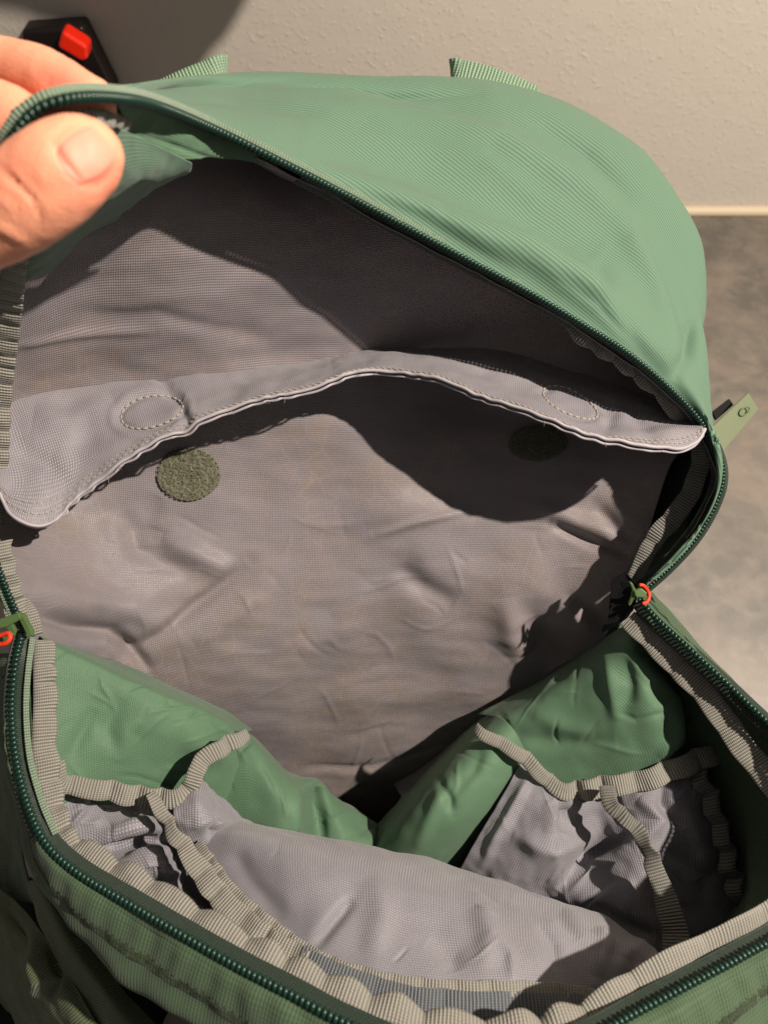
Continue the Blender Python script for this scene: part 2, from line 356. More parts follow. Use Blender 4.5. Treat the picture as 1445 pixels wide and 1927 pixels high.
# seam ridge and its two rows of stitches on the front shell
rr = 62
def stitches(pts, name, mat, parent, length=.0028, gap=.0012, rad=.00035, **kw):
    p = even(pts, .0004); s = arclen(p); parts = []; t = 0
    while t+length < s[-1]:
        q = np.stack([np.interp(np.linspace(t, t+length, 4), s, p[:, k]) for k in range(3)], -1)
        parts.append(sweep(q, [rad*.6, rad, rad, rad*.6], 5, up=(.3, .2, 1))); t += length+gap
    v, f = join(parts); return link(name, mesh_from(name, v, f), mat, parent, **kw)
nn = normals(gf); nn *= np.sign((nn[60]*outf).sum())
v, f = sweep(gf[44]+nn[44]*.0003, .0007, 8); link('seam_piping', mesh_from('seam_piping', v, f), M['darkthread'], bag)
bd_ = gf[41:50]+nn[41:50]*.0006
M['seamtape'] = ribs('dark_olive_seam_tape', (34, 42, 26), (62, 72, 44), .0012)
o_ = link('seam_tape', mesh_from('seam_tape', bd_, grid_faces(bd_.shape[0], bd_.shape[1]), metre_uv(bd_)), M['seamtape'], bag, label='dark seam tape along the front panel')
sm_ = o_.modifiers.new('thickness', 'SOLIDIFY'); sm_.thickness = .0006; sm_.offset = 0
stitches(gf[40]+nn[40]*.0006, 'stitching', M['darkthread'], bag, .0022, .0012, .00045)
stitches(gf[36]+nn[36]*.0006, 'stitching', M['darkthread'], bag, .0022, .0012, .0003)

# --- back lining
rows = [
 [(-60,420,.29),(60,330,.30),(180,300,.325),(340,270,.350),(500,262,.385),(700,270,.405),(900,290,.425),(1080,350,.45),(1200,470,.49),(1255,620,.475)],
 [(-60,600,.33),(40,500,.335),(180,450,.345),(340,430,.360),(500,430,.380),(700,450,.405),(900,490,.425),(1080,560,.45),(1200,640,.475),(1290,720,.455)],
 [(-60,780,.378),(40,740,.395),(180,720,.412),(340,705,.422),(500,695,.432),(700,690,.445),(900,700,.468),(1080,730,.468),(1200,770,.46),(1310,830,.44)],
 [(-40,950,.385),(40,930,.41),(180,910,.435),(340,895,.45),(500,885,.458),(700,880,.465),(900,885,.465),(1050,890,.462),(1160,885,.455),(1262,880,.440)],
 [(18,1080,.380),(90,1085,.405),(200,1095,.435),(340,1095,.452),(500,1095,.465),(700,1100,.472),(880,1095,.474),(1000,1090,.470),(1100,1080,.462),(1195,1075,.450)],
 [(50,1190,.378),(110,1210,.405),(200,1250,.440),(340,1280,.470),(500,1290,.490),(700,1290,.503),(850,1280,.505),(960,1250,.500),(1060,1210,.485),(1148,1170,.468)],
 [(80,1280,.40),(150,1340,.435),(240,1410,.475),(360,1440,.515),(500,1450,.540),(680,1460,.556),(820,1440,.556),(930,1400,.545),(1030,1340,.520),(1120,1270,.495)],
 [(120,1380,.44),(200,1450,.48),(300,1520,.525),(420,1560,.565),(540,1580,.590),(680,1590,.605),(800,1570,.605),(910,1520,.59),(1010,1450,.565),(1100,1370,.54)]]
g = loft(rows, 420, 420)
lf = [([(40,1122),(90,1160),(150,1182),(210,1190),(262,1240)],15,-.0085),([(60,1100),(150,1130),(250,1145),(320,1190)],26,.0045),([(225,1190),(262,1240),(285,1270)],12,-.004),
 ([(232,960),(262,1035),(370,1088)],20,-.004),([(300,1010),(400,1060),(440,1075)],22,.004),([(470,1060),(400,1120),(330,1175),(220,1245)],14,-.0045),([(520,1090),(450,1150),(360,1210)],22,.003),
 ([(745,1065),(800,1110),(860,1140)],22,-.0045),([(700,1100),(640,1180),(560,1230)],26,.003),([(1035,985),(1110,1020),(1190,1046)],10,-.0045),([(1000,950),(1090,985),(1180,1010)],18,.004),
 ([(1075,1130),(1120,1165),(1140,1195)],14,-.006),([(1000,1160),(1020,1220),(1050,1260)],26,-.008),([(950,1120),(960,1190),(990,1240)],26,.004),([(560,1440),(700,1440),(830,1400)],7,-.0022),([(700,1010),(790,980),(880,962)],8,.002),
 ([(15,650),(140,630),(300,622)],8,.0018),([(120,600),(300,590),(500,640)],14,-.0015),([(1120,950),(1160,1000),(1200,1020)],14,-.003),([(560,1330),(760,1310),(960,1290)],20,.0015),
 ([(300,930),(270,990),(320,1040)],22,-.003),([(640,990),(760,960),(900,975)],30,.0025)]
rc = np.random.RandomState(5)
for k in range(60):
    x0, y0 = rc.uniform(120, 1080), rc.uniform(960, 1480); a0 = rc.choice([-.35, .35, .1, 1.1])+rc.randn()*.3; L0 = rc.uniform(40, 150); q0 = [(x0, y0)]
    for z in range(3): a0 += rc.randn()*.25; q0.append((q0[-1][0]+L0/3*math.cos(a0), q0[-1][1]+L0/3*math.sin(a0)))
    lf.append((q0, rc.uniform(3, 5.5), rc.choice([-1, 1])*rc.uniform(.0003, .0006)))
lf = [(a_[0], a_[1], a_[2]*1.15) if abs(a_[2]) > .0012 else a_ for a_ in lf]
n = facing(g)
g = g + n*(folds(g, lf)+fbm(g, .08, 21, 2)*.0075+fbm(g*np.array([1., 2., 2.]), .035, 23, 2)*.0014)[..., None]
lining = cloth('back_lining', g, M['lining'], bag, .0006, label='grey lining of the back panel, stained and creased')
bl = bvh(g)

# --- sleeve flap
def ring_px(cx, cy, a, b, rot): return [(cx+a*math.cos(t)*math.cos(rot)-b*math.sin(t)*math.sin(rot), cy+a*math.cos(t)*math.sin(rot)+b*math.sin(t)*math.cos(rot)) for t in np.linspace(0, 2*math.pi, 24)]
rows = [
 [(-30,770,.392),(20,722,.408),(200,697,.430),(400,682,.440),(560,670,.447),(690,657,.449),(800,655,.449),(950,664,.447),(1080,700,.447),(1200,742,.442),(1310,788,.425)],
 [(-20,800,.386),(40,745,.398),(210,722,.415),(400,702,.424),(560,684,.430),(690,668,.432),(800,668,.432),(950,682,.430),(1080,722,.430),(1200,762,.426),(1318,795,.412)],
 [(-12,850,.379),(45,820,.388),(190,790,.400),(370,745,.408),(540,706,.415),(690,680,.418),(780,681,.418),(920,708,.415),(1060,756,.413),(1180,794,.410),(1322,800,.404)],
 [(-4,900,.373),(45,905,.378),(150,868,.388),(320,788,.397),(500,738,.403),(685,692,.407),(765,692,.407),(890,726,.400),(1030,778,.393),(1150,815,.388),(1322,806,.395)],
 [(2,925,.372),(20,966,.372),(64,988,.374),(108,976,.380),(160,920,.386),(290,830,.391),(440,766,.397),(560,734,.400),(650,706,.403),(688,697,.405),(760,699,.404),(860,724,.396),(980,768,.388),(1090,806,.382),(1190,834,.380),(1262,842,.382),(1308,832,.388),(1326,806,.394)]]
g = loft(rows, 460, 110, 'len')
ff = [(ring_px(285, 775, 59, 29, -.22), 5, -.0011, 1),(ring_px(1072, 757, 56, 22, .46), 5, -.0011, 1),(ring_px(285, 775, 76, 44, -.22), 8, .0008, 1),([(298,706),(318,735),(345,752)],14,-.0045),([(340,765),(352,790),(330,822)],10,-.004),([(60,790),(130,800),(220,760)],30,.003),([(20,840),(90,870),(140,930)],20,-.002),
 ([(100,740),(160,800),(150,880)],26,-.002),([(1000,700),(1030,725),(1020,735)],14,-.003),([(1125,750),(1150,780),(1140,810)],14,-.003),([(620,680),(690,668),(760,680)],14,.0025),([(400,720),(520,700),(640,672)],14,-.002),
 ([(1180,760),(1205,800),(1240,830)],14,-.002),([(820,672),(930,700),(1000,740)],12,-.002)]
n = facing(g); sedge = np.clip((np.arange(110)-92)/17, 0, 1)[:, None]
U = metre_uv(g)[..., 0]
g = g + n*(folds(g, ff)+fbm(g, .035, 31, 3)*.003 + sedge*.0003*np.sin(2*np.pi*U/.012+9*noise(g, .03, 9)))[..., None]
flap = sub(cloth('sleeve_flap', g, M['flap'], bag, .0016))
flap['label'] = 'mauve grey flap curving across the lining'
bfl = bvh(g)
nf = facing(g)
v, f = sweep(g[-1]-nf[-1]*.0006, .0009+.0003*noise(g[-1], .006, 2), 8); link('hem', mesh_from('hem', v, f), M['flap'], flap)
v, f = sweep(g[-1]-nf[-1]*.0024+np.array([0, .0002, -.0010]), .0007, 6); link('hem', mesh_from('hem', v, f), M['flap'], flap)
stitches(g[-7]+nf[-7]*.0003, 'stitching', M['thread'], flap, .0022, .001, .00028)
stitches(g[-13]+nf[-13]*.0003, 'stitching', M['thread'], flap, .0022, .001, .00022)
def ring_on(tree, cx, cy, a, b, rot, lift=.0007, k=90, wob=0):
    out = []
    for t in np.linspace(0, 2*np.pi, k, endpoint=False):
        r = 1+wob*math.sin(3*t+1); x, y = a*math.cos(t)*r, b*math.sin(t)*r; c, s = math.cos(rot), math.sin(rot)
        q = drop(tree, cx+x*c-y*s, cy+x*s+y*c, lift)
        if q is not None: out.append(q)
    return np.array(out+[out[0]])
for cx, cy, a, b, rot in ((285, 775, 59, 29, -.22), (1072, 757, 56, 22, .46)):
    stitches(ring_on(bfl, cx, cy, a, b, rot, .0005, 90, .03), 'stitched_oval', M['thread'], flap, .0028, .0010, .00060)
# loose threads under the hem
parts = []
for k in range(34):
    i = RS.randint(60, 440); p = g[-1, i]; d = np.array([RS.uniform(-1, 1), RS.uniform(-.3, .3), -1.2]); q = [p]
    for s in range(5): d = d+RS.randn(3)*.6; q.append(q[-1]+d/np.linalg.norm(d)*.0011)
    parts.append(sweep(np.array(q), .00009, 4))
v, f = join(parts); link('frayed_thread', mesh_from('frayed_thread', v, f), M['thread'], flap, kind='stuff')
# hook-and-loop dots
def velcro(cx, cy, a, b, rot, lab):
    g = []; 
    for r in np.linspace(.001, 1, 34):
        row = []
        for t in np.linspace(0, 2*np.pi, 90, endpoint=False):
            rr_ = r*(1+.02*math.sin(5*t)+.012*math.sin(17*t)); x, y = a*rr_*math.cos(t), b*rr_*math.sin(t); c, s = math.cos(rot), math.sin(rot)
            row.append(drop(bl, cx+x*c-y*s, cy+x*s+y*c, .0002 if r > .97 else .0016))
        g.append(row)
    g = np.array(g); n = (CAM-g); n /= np.linalg.norm(n, axis=-1)[..., None]
    g = g+n*(np.abs(fbm(g, .0022, 41, 2))*.0022*np.clip((1-np.linspace(0, 1, 34))*12, 0, 1)[:, None])[..., None]
    o = sub(link('velcro_patch', mesh_from('velcro_patch', g, grid_faces(34, 90, True)), M['fuzz'], bag, label=lab))
    parts = []
    for k in range(1000):
        r = math.sqrt(RS.rand())*.94; t = RS.rand()*2*np.pi; i, j = int(r*33), int(t/(2*np.pi)*90) % 90; p = g[i, j]; nn_ = n[i, j]
        s1 = RS.randn(3)*.0005; s1 -= nn_*(s1@nn_); th = np.linspace(0, np.pi, 6)
        q = p+np.cos(th)[:, None]*s1+np.sin(th)[:, None]*nn_*RS.uniform(.0003, .0010)
        parts.append(sweep(q, .0001, 3, caps=False, up=s1))
    v, f = join(parts); link('loop_pile', mesh_from('loop_pile', v, f), M['fuzz'], o, kind='stuff')
    stitches(ring_on(bl, cx, cy, a*.97, b*.97, rot, .0022, 80), 'stitching', M['fuzz'], o, .002, .001, .0003)
velcro(355, 893, 60, 50, -.05, 'olive loop pile dot half in the shade of the flap, at the left')
velcro(1012, 834, 56, 34, -.08, 'dark shaded loop pile dot at the right')

# --- generic cloth with fold list
def sheet(name, rows, mat, fl=(), nu=200, nv=120, amp=.002, sc_=.05, seed=1, thick=.0007, fine=.0008, crumple=0, **kw):
    g = loft(rows, nu, nv); n = facing(g); fl = list(fl)
    if crumple:
        rc = np.random.RandomState(seed+50); q = PX(g).reshape(-1, 3)
        for k in range(crumple):
            x0, y0 = q[rc.randint(len(q)), :2]; a0 = rc.uniform(0, math.pi); L0 = rc.uniform(30, 120); ln = [(x0, y0)]
            for z in range(3): a0 += rc.randn()*.3; ln.append((ln[-1][0]+L0/3*math.cos(a0), ln[-1][1]+L0/3*math.sin(a0)))
            fl.append((ln, rc.uniform(2.5, 5), rc.choice([-1, 1])*rc.uniform(.0004, .0010)))
    g = g+n*(folds(g, fl)+fbm(g, sc_, seed)*amp+fbm(g, sc_*.35, seed+7, 2)*fine)[..., None]
    o = cloth(name, g, mat, bag, thick, **kw); return g, o
sheet('bag_floor', [[(430,1500,.57),(560,1490,.585),(700,1500,.60),(850,1480,.60),(980,1440,.585)],[(430,1600,.56),(560,1590,.575),(700,1590,.59),(850,1580,.59),(980,1560,.58)],[(430,1760,.53),(560,1760,.54),(700,1760,.55),(850,1760,.55),(980,1760,.54)]], M['coated'], [([(560,1522),(700,1521),(900,1521)], 4, -.002)], seed=3)
sheet('side_lining', crumple=26, rows=[
 [(60,1195,.40),(200,1238,.425),(310,1285,.445),(420,1335,.465),(475,1375,.48)],
 [(80,1200,.380),(200,1251,.392),(305,1297,.402),(395,1338,.418),(437,1378,.432)],
 [(85,1230,.375),(200,1275,.384),(300,1320,.392),(392,1360,.408),(440,1392,.427)],
 [(85,1300,.372),(200,1335,.382),(300,1370,.390),(392,1405,.405),(448,1435,.432)],
 [(85,1400,.368),(200,1425,.380),(300,1440,.395),(392,1460,.415),(455,1490,.440)],
 [(90,1500,.365),(200,1520,.385),(300,1530,.402),(392,1550,.425),(460,1580,.450)],
 [(100,1620,.37),(200,1660,.39),(300,1680,.41),(392,1680,.43),(460,1690,.455)]], mat=M['coated'], fl=[([(180,1330),(150,1390),(130,1430)],16,-.002),([(300,1330),(240,1370),(220,1440)],22,.002),([(230,1310),(200,1370),(230,1430)],16,-.0015),([(405,1345),(430,1378),(436,1400)],8,.003)], seed=5, label='green coated side wall left of the opening')
sheet('side_lining', crumple=26, rows=[
 [(395,1395,.475),(470,1380,.475),(540,1455,.49),(590,1468,.50),(625,1497,.515),(700,1545,.545),(760,1570,.56)],
 [(400,1405,.445),(465,1388,.445),(545,1462,.450),(600,1470,.470),(632,1502,.485),(700,1550,.520),(755,1580,.545)],
 [(400,1450,.435),(470,1435,.432),(545,1500,.430),(590,1510,.465),(650,1540,.470),(705,1570,.495),(745,1600,.53)],
 [(400,1530,.432),(470,1515,.428),(550,1560,.425),(592,1570,.460),(650,1590,.460),(700,1600,.475),(735,1620,.52)],
 [(400,1640,.435),(470,1640,.43),(550,1660,.425),(592,1670,.455),(650,1690,.455),(700,1700,.465),(735,1700,.50)]], mat=M['coated'], fl=[([(600,1478),(602,1530),(605,1590)],9,-.008),([(553,1470),(556,1520),(560,1590)],10,.004),([(640,1510),(700,1560),(690,1610)],9,.004)], seed=6, fine=.0004, label='folded green side wall below the curled tape')
sheet('side_lining', crumple=26, rows=[
 [(900,1345,.50),(1000,1290,.50),(1080,1240,.49),(1150,1195,.475),(1195,1165,.46),(1230,1150,.45),(1300,1200,.45)],
 [(930,1350,.475),(1008,1308,.465),(1085,1262,.455),(1148,1216,.445),(1188,1180,.435),(1225,1180,.445),(1310,1240,.455)],
 [(932,1368,.468),(1010,1345,.456),(1090,1310,.446),(1155,1270,.434),(1200,1240,.428),(1250,1240,.452),(1330,1290,.47)],
 [(945,1400,.465),(1020,1390,.455),(1100,1370,.443),(1170,1345,.432),(1235,1310,.426),(1290,1300,.460),(1380,1350,.48)],
 [(965,1430,.462),(1030,1430,.455),(1110,1420,.443),(1190,1405,.434),(1258,1375,.430),(1310,1365,.462),(1420,1420,.49)],
 [(990,1470,.462),(1050,1500,.457),(1130,1490,.450),(1200,1470,.442),(1262,1440,.438),(1330,1440,.465),(1450,1500,.49)],
 [(1010,1560,.48),(1070,1580,.475),(1140,1570,.47),(1220,1560,.465),(1290,1540,.463),(1370,1550,.472),(1490,1600,.49)],
 [(1020,1700,.50),(1080,1720,.495),(1160,1720,.49),(1240,1700,.48),(1320,1690,.475),(1400,1700,.47),(1520,1740,.48)],
 [(1040,1850,.50),(1100,1850,.495),(1180,1850,.49),(1260,1850,.48),(1340,1850,.47),(1420,1850,.46),(1540,1850,.46)]], mat=M['coated'], fl=[([(1140,1230),(1150,1290),(1160,1360)],14,.0035),([(1170,1230),(1185,1290),(1180,1330)],14,-.003),([(960,1385),(1060,1400),(1160,1395)],16,-.0025),([(945,1350),(952,1390),(985,1430)],8,-.005),([(1000,1340),(1060,1370),(1120,1385)],18,.002),
  ([(1215,1245),(1262,1320),(1268,1390),(1240,1430)],10,.006)], nu=240, nv=180, seed=8, label='green coated side wall right of the opening')
sheet('folded_lining', crumple=14, rows=[
 [(905,1350,.53),(855,1395,.525),(780,1475,.525),(715,1545,.53),(660,1600,.54),(620,1660,.55)],
 [(925,1347,.490),(872,1392,.482),(797,1470,.480),(735,1545,.485),(690,1600,.49),(650,1665,.50)],
 [(945,1352,.465),(890,1402,.456),(818,1480,.452),(758,1552,.455),(712,1610,.465),(675,1675,.475)],
 [(968,1375,.455),(920,1430,.444),(865,1500,.440),(805,1570,.443),(765,1630,.452),(730,1690,.465)],
 [(990,1412,.457),(955,1465,.450),(905,1535,.450),(855,1600,.455),(815,1655,.465),(780,1710,.475)],
 [(1010,1440,.468),(990,1480,.470),(945,1550,.480),(900,1620,.490),(860,1680,.50),(830,1730,.51)]], mat=M['coated'], fl=[([(860,1455),(820,1520),(780,1600)],12,.003),([(830,1470),(845,1500),(850,1530)],9,-.003),([(905,1400),(890,1450),(850,1500)],14,-.002)], seed=9, fine=.0006, label='green fold running down to the bag floor')
sheet('corner_tuck', [[(740,1475,.56),(800,1440,.55),(850,1400,.54),(900,1360,.53)],[(755,1500,.545),(810,1475,.54),(860,1440,.53),(905,1400,.52)],[(765,1540,.545),(820,1520,.54),(870,1490,.535),(910,1450,.53)]], M['lining'], [([(745,1480),(800,1476),(830,1490)],6,-.004)], 80, 50, seed=10)

# --- pockets
# big lavender pocket panel
gp, pocket = sheet('pocket_panel', crumple=10, rows=[
 [(330,1600,.47),(440,1610,.48),(560,1650,.49),(700,1690,.50),(860,1740,.50),(1000,1790,.49),(1130,1830,.47),(1250,1870,.44)],
 [(345,1560,.43),(430,1552,.425),(540,1572,.42),(700,1608,.42),(860,1645,.42),(990,1685,.418),(1120,1730,.412),(1232,1790,.395)],
 [(350,1548,.405),(430,1545,.398),(545,1568,.390),(700,1603,.388),(865,1641,.388),(1000,1680,.386),(1125,1725,.380),(1238,1788,.368)],
 [(365,1560,.388),(445,1575,.376),(560,1612,.362),(705,1655,.358),(870,1690,.358),(1010,1720,.356),(1125,1755,.352),(1235,1800,.352)],
 [(385,1610,.375),(470,1640,.362),(580,1690,.346),(720,1730,.340),(875,1760,.340),(1010,1775,.340),(1120,1795,.342),(1225,1820,.345)],
 [(410,1670,.362),(495,1705,.350),(600,1760,.335),(730,1795,.328),(875,1815,.327),(1010,1815,.330),(1110,1825,.336),(1210,1838,.343)],
 [(430,1715,.352),(520,1760,.340),(620,1815,.327),(735,1845,.320),(870,1862,.319),(1005,1862,.322),(1100,1865,.330),(1195,1860,.341)],
 [(440,1740,.352),(530,1790,.341),(625,1840,.329),(735,1872,.322),(870,1888,.321),(1005,1890,.324),(1100,1890,.332),(1190,1880,.343)]], mat=M['pocket'], fl=[([(585,1790),(640,1720),(665,1690)],12,-.0035),([(800,1770),(850,1800),(860,1830)],18,-.0025),([(960,1690),(1050,1720),(1090,1770)],16,-.003),([(700,1650),(720,1720),(700,1800)],26,.003),([(900,1700),(920,1760),(910,1830)],22,.003),
 ([(1010,1740),(1040,1780),(1050,1830)],10,-.0018),([(930,1770),(960,1800),(965,1850)],10,.0018),([(1130,1740),(1140,1780),(1120,1840)],16,.003),([(440,1600),(470,1660),(540,1730)],18,-.002),([(1220,1770),(1170,1800),(1150,1850)],16,.003)], nu=300, nv=170, amp=.003, sc_=.05, seed=13, label='pale lavender pocket panel bulging across the front')
# small grey corner between the curled tape and the panel
sheet('pocket_corner', [
 [(345,1500,.385),(380,1470,.39),(420,1500,.40),(450,1530,.41),(500,1570,.42)],
 [(330,1520,.375),(375,1505,.375),(415,1530,.385),(450,1560,.395),(500,1590,.41)],
 [(335,1560,.372),(375,1560,.372),(420,1575,.38),(460,1600,.39),(500,1620,.40)],
 [(360,1640,.385),(400,1640,.385),(440,1640,.39),(480,1650,.40),(520,1660,.41)]], M['pocket'],
 [([(345,1560),(400,1540),(440,1560)],10,.003),([(360,1590),(420,1560),(470,1580)],8,-.003),([(380,1500),(410,1540),(400,1580)],8,-.003)], 100, 80, .003, .02, 15, label='creased grey pocket corner under the curled tape')
# left grey pocket, three folded tiers
sheet('mesh_pocket', crumple=30, rows=[
 [(95,1470,.372),(140,1480,.380),(200,1490,.385),(270,1495,.388),(330,1495,.392),(370,1500,.395)],
 [(105,1520,.368),(150,1500,.376),(205,1515,.386),(272,1530,.390),(335,1530,.395),(375,1540,.40)],
 [(115,1570,.366),(160,1560,.370),(210,1565,.373),(275,1558,.376),(340,1560,.392),(385,1580,.40)],
 [(130,1610,.366),(175,1612,.375),(225,1600,.384),(285,1585,.386),(345,1600,.393),(395,1620,.40)],
 [(160,1650,.360),(205,1645,.366),(250,1640,.368),(305,1630,.370),(355,1640,.386),(405,1660,.395)],
 [(200,1700,.356),(245,1690,.366),(285,1680,.378),(330,1665,.378),(370,1680,.385),(420,1700,.39)],
 [(260,1750,.348),(300,1740,.355),(335,1730,.362),(375,1720,.366),(410,1735,.375),(450,1750,.38)],
 [(330,1810,.345),(370,1800,.352),(410,1800,.358),(450,1800,.362),(490,1800,.365),(530,1810,.37)]], mat=M['pocket'], fl=[([(140,1490),(170,1500),(130,1560)],9,.005),([(128,1545),(175,1505),(205,1500)],6,-.004),([(150,1590),(220,1565),(290,1545)],10,.005),([(150,1612),(230,1588),(300,1575)],8,-.004),([(210,1640),(270,1615),(330,1590)],12,.004),([(240,1660),(300,1635),(350,1630)],8,-.003),([(300,1690),(350,1700),(400,1730)],12,.003)],
 nu=180, nv=200, amp=.002, sc_=.03, seed=17, label='grey left pocket sagging in three folds')
# right pocket
gr, rpocket = sheet('mesh_pocket', crumple=30, rows=[
 [(985,1425,.458),(1030,1470,.452),(1075,1484,.447),(1130,1480,.441),(1190,1472,.436),(1250,1455,.434),(1315,1432,.44)],
 [(960,1470,.448),(1015,1500,.438),(1065,1515,.433),(1125,1520,.442),(1190,1510,.430),(1260,1500,.428),(1325,1480,.436)],
 [(920,1540,.446),(985,1560,.434),(1050,1570,.428),(1120,1575,.446),(1195,1560,.424),(1270,1560,.426),(1345,1540,.435)],
 [(880,1610,.448),(960,1620,.434),(1035,1630,.428),(1110,1640,.440),(1200,1620,.420),(1280,1630,.424),(1365,1610,.434)],
 [(855,1660,.452),(950,1670,.440),(1030,1680,.440),(1110,1690,.425),(1205,1680,.416),(1290,1700,.424),(1385,1680,.433)],
 [(850,1730,.46),(950,1740,.455),(1040,1750,.45),(1120,1740,.424),(1210,1750,.412),(1300,1770,.420),(1402,1750,.431)],
 [(880,1850,.47),(970,1850,.465),(1050,1850,.46),(1130,1850,.43),(1220,1850,.41),(1310,1860,.415),(1410,1830,.43)]], mat=M['pocket'], fl=[([(1000,1455),(960,1530),(900,1640)],10,.004),([(1040,1500),(1070,1530),(1060,1570)],14,-.008),([(960,1570),(1040,1600),(1120,1560)],16,.005),([(1180,1570),(1110,1610),(1050,1680)],12,-.010),([(1030,1690),(1100,1640),(1190,1590)],20,.005),
  ([(1200,1500),(1240,1540),(1200,1590)],14,.005),([(1245,1470),(1250,1520),(1290,1560)],12,-.006),([(1290,1500),(1310,1580),(1330,1660)],16,.004),([(1150,1490),(1155,1530),(1170,1550)],10,-.006),([(1110,1700),(1170,1740),(1240,1770)],14,-.005),([(1240,1590),(1330,1650),(1320,1700)],16,-.004),
  ([(880,1690),(960,1640),(1030,1600)],16,.003)], nu=260, nv=220, amp=.003, sc_=.035, seed=19, fine=.0012, label='grey right pocket in heavy creases')
brp = bvh(gr)
for ln in ([(1020,1520),(1050,1560),(1068,1590),(1075,1620)], [(1100,1635),(1125,1665),(1145,1700)]):
    q = np.array([drop(brp, x, y, .0008) for x, y in cr(np.array(ln, float), 40)]); stitches(q, 'stitching', M['thread'], rpocket, .0032, .002, .0004)
bpk = bvh(gp)
q = [drop(bpk, x, y, .0006) for x, y in cr(np.array([(436,1575),(438,1600),(434,1625)], float), 20)]; q = np.array([a for a in q if a is not None])
if len(q) > 5: stitches(q, 'stitching', M['thread'], pocket, .003, .002, .0004)

# --- tapes
def tape(name, ctrl, wd, mat, gather=.0015, wl=.016, scallop=0.0, seed=0, shift=0.0, roll=0.0, twist=None, thick=.0009, nv=18, parent=None, nrm=None, both=False, flip=False, **kw):
    """ribbon along a line; width across the view; gathered into puckers; roll lifts one edge"""
    p = even(cr(P(ctrl), 500, 'len') if not isinstance(ctrl, np.ndarray) else ctrl, .0005); T, N, B = frame(p, nrm); s = arclen(p); n = len(p)
    if flip: B = -B
    rs = np.random.RandomState(seed+100); ph = np.cumsum(np.r_[0, np.diff(s)]*2*np.pi/(wl*(1+.45*np.interp(s, np.linspace(0, s[-1], 14), rs.uniform(-1, 1, 14)))))
    am = np.interp(s, np.linspace(0, s[-1], 20), rs.uniform(.5, 1.4, 20)); wv = np.abs(np.sin(ph/2))
    a = np.linspace(-.5, .5, nv); wid = wd*(np.interp(s, np.linspace(0, s[-1], len(wd)), wd) if False else 1) if not isinstance(wd, (list, tuple)) else np.interp(s, np.linspace(0, s[-1], len(wd)), wd)
    wid = np.broadcast_to(wid, (n,)); tw = np.zeros(n) if twist is None else np.interp(s, np.linspace(0, s[-1], len(twist)), twist)
    G = []
    for k in a:
        edge = (k+.5) if not both else 1.0
        ww = wid*(k+shift) + scallop*edge*(wv-.5)*am
        h = gather*am*(wv*2-1)*(0.25+.75*edge) + roll*edge**1.5 - gather*.6*((2*k)**4)
        ct, st = np.cos(tw), np.sin(tw)
        G.append(p + (B*ct[:, None]+N*st[:, None])*ww[:, None] + (N*ct[:, None]-B*st[:, None])*h[:, None])
    g = np.array(G); g += N[None]*(noise(g, .006, seed)*.0006)[..., None]
    # weave runs along the real length: UV u follows the line
    nvv, nu = g.shape[:2]; f = grid_faces(nvv, nu); U, V = np.meshgrid(s, np.linspace(0, 1, nvv)*float(np.mean(wid)))
    me = mesh_from(name, g, f, np.stack([U, V], -1)); o = link(name, me, mat, parent or bag, **kw)
    if thick: sm = o.modifiers.new('thickness', 'SOLIDIFY'); sm.thickness = thick; sm.offset = 0
    return g, o
# zip: dark tape under the coil, helical coil, outer edge piping
def zipper(line, name_seed, inward):
    p = even(line, .00035); T, N, B = frame(p); B = B*inward; P0, N0, B0 = p, N, [B]; rib_side = B0
    def rib(a, b, h0, h1, mat, name, lo=0.0, hi=1.0, n2=7):
        i_, j_ = int(lo*(len(P0)-1)), int(hi*(len(P0)-1))+1; p, N = P0[i_:j_], N0[i_:j_]; B = B0[0][i_:j_]
        g = np.array([p+B*(a+(b-a)*t)+N*(h0+(h1-h0)*t) for t in np.linspace(0, 1, n2)]); s = arclen(p)
        g += N[None]*(noise(g, .004, 3)*.0003)[..., None]
        U, V = np.meshgrid(s, np.linspace(0, abs(b-a), n2)); o = link(name, mesh_from(name, g, grid_faces(n2, len(p)), np.stack([U, V], -1)), mat, bag)
        sm = o.modifiers.new('thickness', 'SOLIDIFY'); sm.thickness = .0007; sm.offset = 0; return o
    return rib, p, T, N, B, rib_side
def coil(p, T, N, B, pitch=.0020, rb=.0017, rn=.0013, rad=.00062):
    s = arclen(p); tot = s[-1]; k = int(tot/pitch*12); t = np.linspace(0, tot, k)
    I = lambda a: np.stack([np.interp(t, s, a[:, j]) for j in range(3)], -1)
    th = 2*np.pi*t/pitch; lift = np.maximum(0, np.sin(th)); c = I(p)+I(B)*(np.cos(th)*rb)[:, None]+I(N)*(np.sin(th)*rn)[:, None]-I(B)*0*lift[:, None]
    rr_ = rad*(.55+.75*lift**1.5)
    return sweep(c, rr_, 6)
# hood zip (coil sits on the rim, tape turns inward)
rib, p, T, N, B, RSd = zipper(zh, 0, 1.0)
inw = np.sign(((np.array([.0, .25, .30])-p)*B).sum(1).mean()); B = B*inw; RSd[0] = B
rib(.0006, -.0026, .0006, -.0024, M['ziptape'], 'zip_tape', 0, .55)
rib(.0000, .0055, -.0016, -.0080, M['ziptape'], 'zip_tape', .55, 1)
rib(-.0014, -.0034, -.0004, -.0010, M['edge'], 'zip_edging', 0, .70)
rib(-.0010, -.0026, -.0004, -.0020, M['ziptape'], 'zip_edging', .70, 1)
v, f = coil(p+N*.0010, T, N, B, .0019, .0012, .0012, .00082); link('zip_coil', mesh_from('zip_coil', v, f), M['coil'], bag, label='dark green zip coil along the hood')
hood_p, hood_N, hood_B, hood_T = p, N, B, T
rib, p, T, N, B, RSd = zipper(zf, 1, 1.0)
